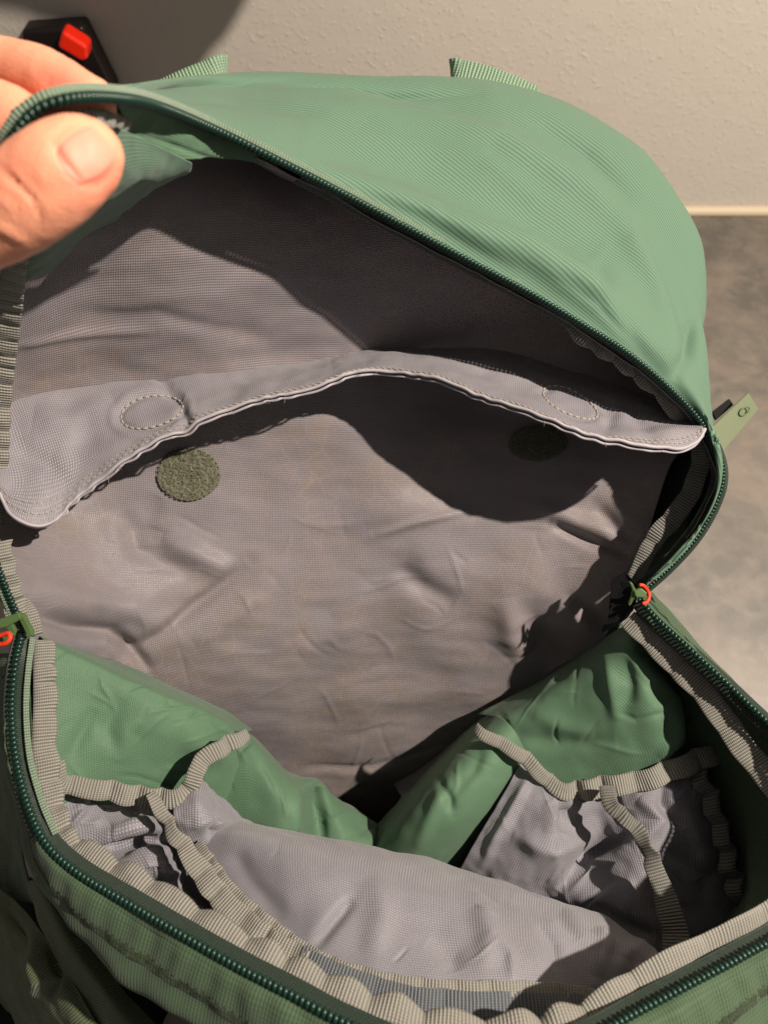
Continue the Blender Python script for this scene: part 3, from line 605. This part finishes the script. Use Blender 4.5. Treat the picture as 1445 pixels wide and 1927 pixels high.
inw = np.sign(((np.array([.0, .13, .20])-p)*B).sum(1).mean()); B = B*inw; RSd[0] = B
rib(.0000, .0055, -.0015, -.0035, M['ziptape'], 'zip_tape')
rib(-.0010, -.0034, -.0006, -.0026, M['ziptape'], 'zip_edging')
v, f = coil(p+N*.0012, T, N, B, .0022, .0013, .0013, .00092); link('zip_coil', mesh_from('zip_coil', v, f), M['coil'], bag, label='dark green zip coil along the front panel')
# inner side olive edging beside the left zip
tape('edging_cord', [(62,1200,.364),(54,1260,.354),(50,1330,.348),(56,1420,.338),(78,1505,.329),(105,1570,.322)], .0024, M['edge'], .0002, .006, thick=.0012, nv=6, seed=3)
# rim bindings
tape('rim_binding', [(84,1203,.367),(84,1260,.360),(86,1330,.354),(84,1400,.348),(92,1480,.342),(104,1545,.334),(130,1600,.327)], [.0088,.0092,.0100,.0098,.0105,.0110,.0100], M['tape'], .0018, .0135, .0014, 1, flip=True, label='puckered grey binding beside the left zip')
tape('rim_binding', [(122,1598,.326),(185,1632,.320),(260,1672,.311),(340,1722,.302),(430,1775,.293),(530,1830,.285),(640,1880,.278),(760,1925,.273),(880,1950,.271),(1000,1950,.271),(1110,1925,.275)], .0100, M['tape'], .0014, .021, .0034, 2, shift=.12, roll=-.0022, flip=True, nv=26, label='pale binding in broad scallops along the front zip')
tape('rim_binding', [(1110,1925,.277),(1200,1866,.284),(1300,1810,.292),(1380,1768,.30),(1470,1715,.31),(1540,1640,.328)], .0112, M['tape'], .0012, .030, .0022, 3, shift=.1, roll=-.001, twist=[.15,.45,.75,.8,.5], flip=True, label='binding along the right end of the front zip')
tape('rim_binding', [(1180,1165,.425),(1225,1205,.420),(1280,1260,.413),(1330,1310,.407),(1375,1375,.398),(1425,1440,.388),(1490,1520,.372),(1540,1600,.35)], [.0105,.0120,.0125,.0125,.0125,.0120,.0120], M['tape'], .0008, .020, .0008, 4, both=True, label='wide grey binding beside the right zip')
tape('zip_lip', [(1215,1160,.419),(1270,1212,.413),(1340,1280,.405),(1420,1350,.396),(1500,1440,.378)], .0026, M['shell_low'], .0002, .01, thick=.0008, nv=6, seed=4)
# hood inner bindings
tape('hood_binding', [(-8,900,.378),(-4,760,.362),(8,650,.340),(18,560,.315),(34,480,.285),(40,400,.262),(42,330,.238),(60,270,.224),(110,232,.220),(165,222,.224),(215,226,.240),(235,233,.252),(246,238,.258)], [.0110,.0115,.0110,.0110,.0075,.0065,.0058,.0045,.0030], M['tape'], .0006, .011, .0006, 5, both=True, label='grey tape inside the left rim of the hood')
tape('hood_binding', [(640,378,.356),(700,410,.362),(780,450,.370),(900,508,.380),(1010,566,.387),(1085,610,.392)], .0045, M['tapeshade'], .0009, .02, .001, 6, both=True)
tape('hood_binding', [(1070,604,.387),(1105,640,.392),(1150,668,.397),(1200,705,.402),(1245,745,.406),(1295,800,.410)], .0080, M['tapeshade'], .0014, .019, .0022, 7, shift=-.1, both=True, label='puckered tape hanging inside the hood at the right')
tape('hood_binding', [(1318,830,.414),(1318,870,.417),(1300,925,.420),(1270,970,.424),(1235,1010,.428),(1208,1056,.430),(1190,1095,.430)], [.0095,.0095,.0100,.0110,.0090,.0075], M['tapeshade'], .0007, .018, .0006, 8, both=True, label='puckered tape beside the right corner of the hood')
tape('hood_binding', [(0,1020,.362),(12,1070,.363),(24,1120,.365),(40,1160,.367)], .0095, M['tape'], .0014, .010, .002, 9, both=True)
tape('binding_end', [(42,1125,.378),(56,1160,.374),(66,1195,.372)], [.004,.0085,.0075], M['tape'], .0005, .02, 0, 10, both=True)
# pocket bindings
tape('pocket_binding', [(104,1440,.360),(118,1472,.362),(160,1482,.366),(215,1490,.370),(275,1500,.374),(325,1502,.376),(355,1485,.378),(370,1450,.380),(392,1422,.384),(430,1400,.392),(468,1382,.402)], [.0078,.0085,.0090,.0095,.0095,.0085,.0080,.0085,.0085,.0060], M['tape'], .0013, .017, .0012, 11, both=True, label='ribbed tape on the left pocket, curled up at one end')
tape('divider_tape', [(285,1492,.366),(305,1530,.364),(322,1560,.362),(345,1590,.359),(378,1640,.353),(425,1700,.344),(480,1750,.335),(540,1790,.327),(600,1818,.321)], [.0065,.0055,.0075,.0095,.0100,.0100,.0100,.0095,.0085], M['tape'], .0010, .014, .0012, 12, both=True, twist=[.9,-.5,.2,0,0,0,0,0], label='ribbed tape dividing the left pocket from the panel')
tape('panel_binding', [(372,1585,.372),(400,1625,.362),(440,1680,.350),(495,1730,.340),(560,1780,.331),(640,1822,.322),(740,1850,.316),(850,1862,.314),(960,1863,.315),(1060,1868,.320),(1150,1884,.330)], [.0045,.0050,.0060,.0060,.0065,.0065,.0065,.0065,.0065], M['tape'], .0006, .012, .0006, 13, both=True, label='narrow ribbed tape under the lavender panel')
tape('lower_band', [(560,1812,.322),(640,1850,.316),(740,1885,.311),(850,1900,.309),(960,1903,.310),(1060,1905,.315),(1160,1910,.324)], .0135, M['shadeband'], .0006, .03, .0005, 14, both=True, shift=0.0)
tape('pocket_binding', [(893,1372,.446),(925,1390,.443),(965,1412,.442),(1003,1440,.442),(1030,1470,.441),(1065,1488,.440),(1110,1484,.436),(1160,1476,.432),(1205,1470,.430),(1255,1452,.428),(1310,1430,.430),(1360,1412,.440),(1410,1385,.455)], [.0060,.0072,.0080,.0085,.0110,.0110,.0110,.0110,.0110,.0110,.0115], M['tape'], .0016, .017, .0014, 15, both=True, label='ribbed tape on the right pocket')
tape('divider_tape', [(1142,1478,.424),(1150,1515,.414),(1170,1535,.410),(1205,1570,.408),(1228,1625,.402),(1248,1680,.396),(1266,1740,.388),(1276,1810,.380)], [.0085,.0080,.0075,.0085,.0095,.0115,.0125,.0130], M['tapeshade'], .0010, .018, .0008, 16, both=True, twist=[.2,-.2,.5,-.8,.3,0,0,0], label='twisted tape dividing the right pocket')
tape('pocket_binding', [(1312,1452,.430),(1336,1500,.427),(1352,1550,.424),(1366,1600,.421),(1380,1650,.418),(1394,1705,.415),(1404,1760,.412)], .0085, M['tapeshade'], .0026, .016, .0035, 17, both=True, label='wavy tape on the outer edge of the right pocket')
# inner wall closing the gap between rim binding and pockets
def wall_strip(name, line, depth, drop_, mat, lab=None):
    p = even(line, .002); T, N, B = frame(p); B = B*np.sign(((np.array([.0, .13, .2])-p)*B).sum(1).mean())
    g = np.array([p+B*(.004+depth*t)-N*(.004+drop_*t**.8) for t in np.linspace(0, 1, 16)]); n = facing(g)
    g += n*(fbm(g, .03, 8)*.002)[..., None]
    return cloth(name, g, mat, bag, .0006)
i0 = int(.20*900); wall_strip('front_lining', zf[i0:int(.80*900)], .012, .10, M['shadeband'])
wall_strip('hood_lining', zh[int(.52*900):int(.95*900)], .004, .085, M['lining'])
# lit green gusset inside the held corner and the shaded gusset under it
sheet('hood_gusset', [
 [(205,232,.238),(250,252,.258),(300,276,.276),(335,294,.288),(362,308,.297)],
 [(170,330,.250),(215,330,.262),(262,322,.273),(308,322,.288),(355,328,.303)],
 [(110,420,.262),(150,414,.270),(190,392,.277),(240,366,.288),(320,342,.305)],
 [(50,476,.285),(100,470,.290),(140,448,.298),(180,422,.306),(250,388,.320)],
 [(30,520,.310),(62,525,.315),(110,500,.320),(150,455,.328),(220,415,.34)]], M['shell'], [], 120, 90, .001, .03, 22, label='olive green gusset inside the held corner')

sheet('hood_gusset', [
 [(222,194,.238),(260,200,.253),(300,210,.268),(350,229,.287),(400,251,.304),(460,279,.315),(520,309,.324)],
 [(232,228,.252),(270,238,.266),(312,252,.280),(352,264,.291),(402,276,.307),(462,292,.317),(522,314,.326)],
 [(240,262,.262),(282,278,.276),(326,296,.290),(356,300,.297),(406,298,.311),(464,303,.319),(524,319,.328)]], M['coated'], [([(260,250),(400,300),(500,330)],5,-.001)], 160, 30, .0008, .02, 27, fine=.0005, label='green band inside the hood beside the zip')

# --- zip sliders
def rodmesh(name, pts, rad, mat, parent, seg=8, **kw):
    v, f = sweep(P(pts) if not isinstance(pts, np.ndarray) else pts, rad, seg, up=(.2, .1, 1)); return link(name, mesh_from(name, v, f), mat, parent, **kw)
def plate(name, quad, th, mat, parent, bev=.0005):
    q = P(quad); n = np.cross(q[1]-q[0], q[-1]-q[0]); n /= np.linalg.norm(n); n *= np.sign(n @ (CAM-q[0])); k = len(q)
    V = np.vstack([q, q-n*th]); F = [list(range(k)), list(range(2*k-1, k-1, -1))]+[[i, i+k, (i+1) % k+k, (i+1) % k] for i in range(k)]
    me = mesh_from(name, V, F, smooth=False); bm = bmesh.new(); bm.from_mesh(me); bmesh.ops.recalc_face_normals(bm, faces=bm.faces); bm.to_mesh(me); bm.free()
    o = link(name, me, mat, parent); b = o.modifiers.new('bevel', 'BEVEL'); b.width = bev; b.segments = 2; return o
def slider(c, lab, quads, cordpts, cordr):
    body = sub(plate('zip_slider', quads[0], .0035, M['plastic'], bag, .0007)); body['label'] = lab
    for q in quads[1:]: plate('slider_arm', q, .003, M['plastic'], body, .0006)
    rodmesh('pull_cord', cr(P(cordpts), 40, 'len'), cordr, M['orange'], body, 10)
slider((35, 1180), 'olive zip slider with orange cord at the left', [
 [(-25,1190,.352),(-25,1174,.352),(36,1152,.352),(42,1164,.352),(14,1180,.352)],
 [(32,1158,.352),(44,1158,.352),(63,1195,.356),(54,1202,.356)], [(8,1176,.352),(20,1172,.352),(32,1192,.356),(24,1200,.356)], [(-25,1228,.356),(-25,1212,.356),(20,1190,.354),(26,1196,.354)]],
 [(-25,1196,.348),(0,1196,.348),(16,1192,.347),(20,1200,.346),(12,1210,.346),(-5,1213,.347),(-25,1210,.348)], .0011)
slider((1200, 1120), 'olive zip slider with orange cord at the right', [
 [(1192,1112,.410),(1206,1106,.410),(1218,1116,.410),(1214,1126,.410),(1196,1124,.410)],
 [(1184,1096,.410),(1190,1098,.410),(1198,1114,.411),(1194,1126,.412),(1186,1140,.412),(1182,1140,.412),(1188,1124,.412),(1190,1112,.411)]],
 [(1202,1101,.412),(1210,1102,.412),(1218,1112,.414),(1221,1122,.414),(1216,1133,.413),(1208,1136,.412)], .0010)
plate('zip_shadow_filler', [(1150,1092,.432),(1176,1076,.428),(1198,1100,.422),(1196,1138,.424),(1168,1168,.430),(1142,1176,.434)], .0008, M['dullblack'], bag)  # added dark filler plate, shaped to smooth the slider's shadow
plate('zip_guard', [(1208,1092,.424),(1216,1100,.425),(1236,1140,.427),(1243,1168,.428),(1215,1150,.424),(1200,1130,.422)], .001, M['dullblack'], bag)
# dark pocket of the right side below the hood corner
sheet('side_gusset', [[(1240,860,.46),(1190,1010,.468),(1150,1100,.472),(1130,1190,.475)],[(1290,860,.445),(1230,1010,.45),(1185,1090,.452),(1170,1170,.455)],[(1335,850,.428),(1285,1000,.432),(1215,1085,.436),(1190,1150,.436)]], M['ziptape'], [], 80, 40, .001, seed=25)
sheet('side_gusset', [[(-60,800,.37),(-20,950,.378),(0,1080,.384),(20,1180,.386)],[(-40,800,.388),(-5,950,.395),(14,1070,.397),(35,1160,.397)],[(-10,800,.41),(20,950,.415),(35,1060,.41),(60,1150,.405)]], M['tapeshade'], [], 80, 40, .001, seed=26)

# --- webbing loops on the hood, strap ends
def loop_strap(ctrl, wd, mat, name, lab, thick=.0014, side=None):
    p = even(cr(P(ctrl), 200, 'len'), .0006); T = np.gradient(p, axis=0); T /= np.linalg.norm(T, axis=1)[:, None]
    sd = np.array(side, float); sd = sd-(T@sd)[:, None]*T; sd /= np.linalg.norm(sd, axis=1)[:, None]
    g = np.array([p+sd*wd*k for k in np.linspace(-.5, .5, 12)]); s = arclen(p); U, V = np.meshgrid(s, np.linspace(0, wd, 12))
    o = link(name, mesh_from(name, g, grid_faces(12, len(p)), np.stack([U, V], -1)), mat, bag, label=lab)
    m = o.modifiers.new('thickness', 'SOLIDIFY'); m.thickness = thick; m.offset = 0; return o
loop_strap([(1010,200,.475),(960,180,.472),(900,160,.466),(862,150,.460),(850,147,.455),(858,146,.450),(890,151,.448),(940,167,.447),(1000,192,.448)], .0200, M['webbing'], 'hanging_loop', 'green webbing loop at the top right of the hood', side=UPV)
loop_strap([(260,205,.43),(320,180,.425),(370,160,.425),(408,148,.428),(424,143,.434),(420,145,.440),(380,158,.444),(300,190,.45)], .0210, M['webbing'], 'hanging_loop', 'green webbing loop at the top left of the hood', side=UPV)
o = plate('compression_strap', [(1330,868,.52),(1330,812,.52),(1408,738,.53),(1428,770,.53),(1360,850,.52)], .0018, M['strap'], bag); o['label'] = 'olive strap end with a punched hole beyond the hood'
rodmesh('strap_hole', [(1400+11*math.cos(t)*.8-6*math.sin(t)*.6, 774+11*math.cos(t)*-.6-6*math.sin(t)*.8, .5255) for t in np.linspace(0, 6.1, 16)], .0006, M['strap'], bag)
plate('strap_keeper', [(1348,790,.53),(1340,775,.53),(1372,750,.54),(1380,762,.54)], .002, M['dullblack'], bag)

# --- left outside: side pocket, straps
sheet('side_panel', [
 [(20,1230,.40),(22,1400,.40),(38,1560,.395),(60,1700,.39)],[(-5,1230,.41),(0,1400,.41),(15,1560,.41),(35,1700,.405)],[(-60,1230,.44),(-50,1400,.45),(-40,1560,.45),(-20,1700,.44)]], M['shell_low'], [], 80, 40, .003, .04, 30, label='green side panel outside the left zip')
sheet('bottle_pocket', [
 [(-80,1600,.44),(-10,1660,.41),(60,1730,.38),(110,1800,.36),(170,1900,.345),(230,2000,.34)],
 [(-80,1680,.425),(-20,1725,.40),(40,1790,.37),(90,1850,.355),(140,1930,.345),(190,2010,.34)],
 [(-80,1760,.44),(-30,1800,.42),(20,1860,.40),(60,1910,.38),(100,1960,.37),(140,2030,.365)],
 [(-80,1860,.50),(-40,1900,.49),(0,1950,.48),(40,2000,.47),(80,2040,.46),(110,2080,.45)]], M['strap'], [([(95,1770),(110,1830),(90,1880)],10,-.006),([(60,1790),(80,1840),(60,1880)],10,.005),([(0,1700),(40,1760),(30,1800)],14,-.005)], 120, 80, .003, .03, 31, label='olive bottle pocket folded out at the lower left')
sheet('lower_left_sheet', [[(-80,1560,.56),(40,1640,.54),(180,1740,.52),(330,1880,.50)],[(-80,1780,.47),(40,1820,.46),(150,1920,.44),(260,2010,.42)],[(-80,1900,.45),(40,1950,.43),(120,2010,.41),(200,2060,.40)],[(-80,2050,.46),(20,2060,.45),(100,2090,.43),(180,2120,.42)]], M['dullblack'], [], 60, 40, .006, .03, 33)  # plain black sheet filling the lower left corner
sheet('piping_fold', [[(95,1640,.365),(150,1745,.356),(225,1850,.346),(310,1950,.337)],[(70,1652,.356),(122,1762,.346),(192,1868,.338),(270,1970,.329)],[(50,1660,.368),(95,1778,.360),(150,1888,.352),(220,1990,.343)]], M['strap'], [], 80, 40, .002, .04, 36, label='olive fold under the front seam')
sheet('red_tag', [[(-12,1290,.40),(5,1300,.40),(20,1318,.40)],[(-12,1310,.398),(6,1320,.398),(22,1330,.398)],[(-12,1320,.40),(8,1345,.40),(20,1340,.40)]], M['redcloth'], [], 20, 16, .001, .02, 34)

# ------------------------------------------------------------------ wall switch
def wq(px, py, y=WALLY-.02):
    r = P((px, py, 1.0))-CAM; return CAM+r*(y/r[1])
sw = bpy.data.objects.new('power_switch', None); COL.objects.link(sw)
c0 = wq(125, 110, WALLY); sw.location = c0; sw['label'] = 'black switch box with a red rocker on the wall behind the fingers'; sw['category'] = 'switch'
ROOTS['power_switch'] = Matrix.Translation(-Vector(c0))
def prism(name, pix, y0, y1, mat, parent, bev):
    a = [wq(x, y, y1) for x, y in pix]; k = len(a); b = [np.array([q[0], y0, q[2]]) for q in a]
    F = [list(range(k)), list(range(2*k-1, k-1, -1))]+[[i, i+k, (i+1) % k+k, (i+1) % k] for i in range(k)]
    me = mesh_from(name, np.array(a+b), F, smooth=False); bm = bmesh.new(); bm.from_mesh(me); bmesh.ops.recalc_face_normals(bm, faces=bm.faces); bm.to_mesh(me); bm.free()
    o = link(name, me, mat, parent); m = o.modifiers.new('bevel', 'BEVEL'); m.width = bev; m.segments = 4; return o
prism('switch_plate', [(40,58),(155,50),(215,170),(225,230),(60,230)], WALLY-.0005, WALLY-.03, M['black'], sw, .004)
prism('rocker', [(117,58),(165,88),(166,112),(155,118),(108,90)], WALLY-.028, WALLY-.052, M['red'], sw, .005)

# ------------------------------------------------------------------ the hand
person = bpy.data.objects.new('person', None); COL.objects.link(person); pc = P((-60, 300, .23)); person.location = pc
person['label'] = 'left hand of a person pinching the corner of the open hood'; person['category'] = 'person'
ROOTS['person'] = Matrix.Translation(-Vector(pc))
def limb(ctrl, rads, seg=24, flat=1.0, n=60):
    p = cr(P(ctrl), n, 'len'); s = arclen(P(ctrl)); r = np.interp(arclen(p)/arclen(p)[-1], s/s[-1], rads)
    # rounded end
    d = arclen(p)[-1]-arclen(p); r = r*np.sqrt(np.clip(1-(1-np.clip(d/rads[-1], 0, 1))**2, .02, 1))
    return sweep(p, r, seg, up=np.array([.0, -.57, .82]), flat=flat)
parts = [
 limb([(-420,560,.25),(-250,500,.225),(-120,455,.212),(-20,415,.203),(60,365,.198),(110,325,.196),(160,288,.1975),(212,252,.201)], [.016,.0150,.0135,.0122,.0130,.0126,.0112,.0072], 32, .86),
 limb([(-450,150,.27),(-250,120,.262),(-100,118,.258),(0,133,.254),(70,150,.248),(125,178,.242),(180,208,.240),(218,232,.242)], [.0125,.0118,.0112,.0104,.0104,.0098,.0092,.0074], 28),
 limb([(-450,240,.265),(-250,215,.250),(-110,205,.240),(-20,215,.233),(30,238,.231),(70,265,.232),(100,295,.236)], [.0125,.0120,.0115,.0108,.0105,.0098,.0085], 28),
 limb([(-450,340,.275),(-260,310,.262),(-130,300,.252),(-60,320,.246),(-20,350,.245),(0,385,.248)], [.0125,.0115,.0110,.0105,.0100,.0085], 24),
 limb([(-440,440,.285),(-270,420,.275),(-160,410,.266),(-100,430,.262),(-70,460,.262)], [.0115,.0105,.0098,.0092,.0078], 24),
 limb([(-1100,520,.33),(-900,470,.31),(-700,410,.295),(-560,360,.28),(-430,310,.272)], [.027,.026,.027,.030,.022], 32, .8),
 limb([(-620,300,.285),(-520,220,.276),(-430,170,.270)], [.020,.017,.013], 24), limb([(-620,340,.285),(-520,290,.276),(-430,250,.268)], [.020,.018,.014], 24),
 limb([(-620,380,.285),(-520,370,.28),(-430,345,.275)], [.020,.018,.014], 24), limb([(-620,420,.29),(-520,440,.285),(-430,440,.284)], [.020,.018,.013], 24),
 limb([(-650,480,.285),(-520,540,.265),(-400,550,.25)], [.020,.020,.017], 24)]
v, f = join(parts)
tmp = mesh_from('hand', v, f); to = bpy.data.objects.new('tmp', tmp); COL.objects.link(to)
rm = to.modifiers.new('r', 'REMESH'); rm.mode = 'VOXEL'; rm.voxel_size = .0011
sm = to.modifiers.new('s', 'SMOOTH'); sm.factor = .6; sm.iterations = 7
bpy.context.view_layer.update(); ev = to.evaluated_get(bpy.context.evaluated_depsgraph_get()); hm = bpy.data.meshes.new_from_object(ev)
bpy.data.objects.remove(to)
hv = np.empty(len(hm.vertices)*3); hm.vertices.foreach_get('co', hv); hv = hv.reshape(-1, 3)
hn = np.empty(len(hm.vertices)*3); hm.vertices.foreach_get('normal', hn); hn = hn.reshape(-1, 3)
near = PX(hv)[:, 2]
sk = folds(hv, [([(0,322),(25,340),(60,372),(80,418)],5,-.0010),([(-20,300),(10,318),(40,350)],3,-.0004),([(15,360),(45,385),(62,420)],3,-.0004),([(40,330),(72,360),(88,392)],3,-.0003),([(-10,350),(20,372),(50,420)],4,-.0004),([(30,310),(60,340),(90,370)],4,-.0003),([(60,400),(75,425),(80,440)],4,-.0003),
  ([(85,165),(92,150),(95,140)],6,-.0005),([(96,258),(118,300),(158,348)],6,-.0009),([(158,348),(190,344),(216,316)],6,-.0009),([(96,258),(125,240),(160,232)],5,-.0005),([(-20,420),(20,440),(50,455)],9,.0006)])
hv = hv+hn*(sk+fbm(hv, .004, 51, 2)*.00022+fbm(hv, .015, 53, 2)*.0006)[:, None]
hm.vertices.foreach_set('co', hv.ravel()); hm.update(); hm.polygons.foreach_set('use_smooth', [True]*len(hm.polygons))
# flush of red at the fingertips as a vertex attribute (pigment of the pressed skin)
q = PX(hv); fl = np.exp(-(np.hypot(q[:, 0]-175, q[:, 1]-320)/55)**2)*1.0*(q[:, 2] < .225)+np.exp(-(np.hypot(q[:, 0]-115, q[:, 1]-165)/50)**2)*.9*(q[:, 2] > .215)+np.exp(-(np.hypot(q[:, 0]-20, q[:, 1]-230)/50)**2)*.5*(q[:, 2] > .215)+.35*np.exp(-(np.hypot(q[:, 0]-20, q[:, 1]-320)/40)**2)
ca = hm.color_attributes.new('flush', 'FLOAT_COLOR', 'POINT'); ca.data.foreach_set('color', np.stack([fl, fl, fl, np.ones_like(fl)], -1).ravel())
t = NT('skin'); at = t.n('ShaderNodeAttribute'); at.attribute_name = 'flush'; n1 = t.noise(60, 4); n2 = t.noise(900, 3)
c = t.mix(t.math('MULTIPLY', n1, .5), lin((240, 168, 134)), lin((228, 134, 106))); c = t.mix(at.outputs['Fac'], c, lin((232, 122, 100)))
vo = t.n('ShaderNodeTexVoronoi'); vo.inputs['Scale'].default_value = 1500; t.put(vo.inputs['Vector'], t.ob)
SK = t.done(c, t.math('MULTIPLY_ADD', n1, .15, .42), t.bump(t.math('ADD', vo.outputs[0], n2), .6, .0002), .4, 0)
t.b.inputs['Subsurface Weight'].default_value = .25; t.b.inputs['Subsurface Radius'].default_value = (1, .35, .2); t.b.inputs['Subsurface Scale'].default_value = .004
hand = sub(link('hand', hm, SK, person))
hb = BVHTree.FromPolygons([Vector(a) for a in hv], [tuple(p.vertices) for p in hm.polygons])
# thumb nail
nr = []; ax = np.array([.80, -.60]); sd = np.array([.60, .80]); cx, cy = 162, 293
for a in np.linspace(-1, 1, 30):
    row = []
    for b in np.linspace(-1, 1, 30):
        # square to rounded plate
        u_, v_ = a*math.sqrt(1-b*b*.30), b*math.sqrt(1-a*a*.36)
        pt = np.array([cx, cy])+ax*u_*50+sd*v_*49
        h = drop(hb, pt[0], pt[1], .0); 
        e = max(abs(a), abs(b)); row.append((pt, h, e))
    nr.append(row)
ok = all(r[1] is not None for row in nr for r in row)
if ok:
    G = np.array([[r[1] for r in row] for row in nr]); E = np.array([[r[2] for r in row] for row in nr]); N_ = CAM-G; N_ /= np.linalg.norm(N_, axis=-1)[..., None]
    G = G+N_*(.0005*(1-np.clip((E-.8)/.2, 0, 1)**2)-.0003*(E > .99))[..., None]
    t = NT('nail'); n1 = t.noise(40, 3)
    nm = t.done(t.mix(n1, lin((218, 134, 114)), lin((228, 152, 130))), .5, None, .22, 0)
    link('thumbnail', mesh_from('thumbnail', G, grid_faces(30, 30)[:, ::-1]), nm, hand)
print('nail', ok)
bpy.context.view_layer.update()
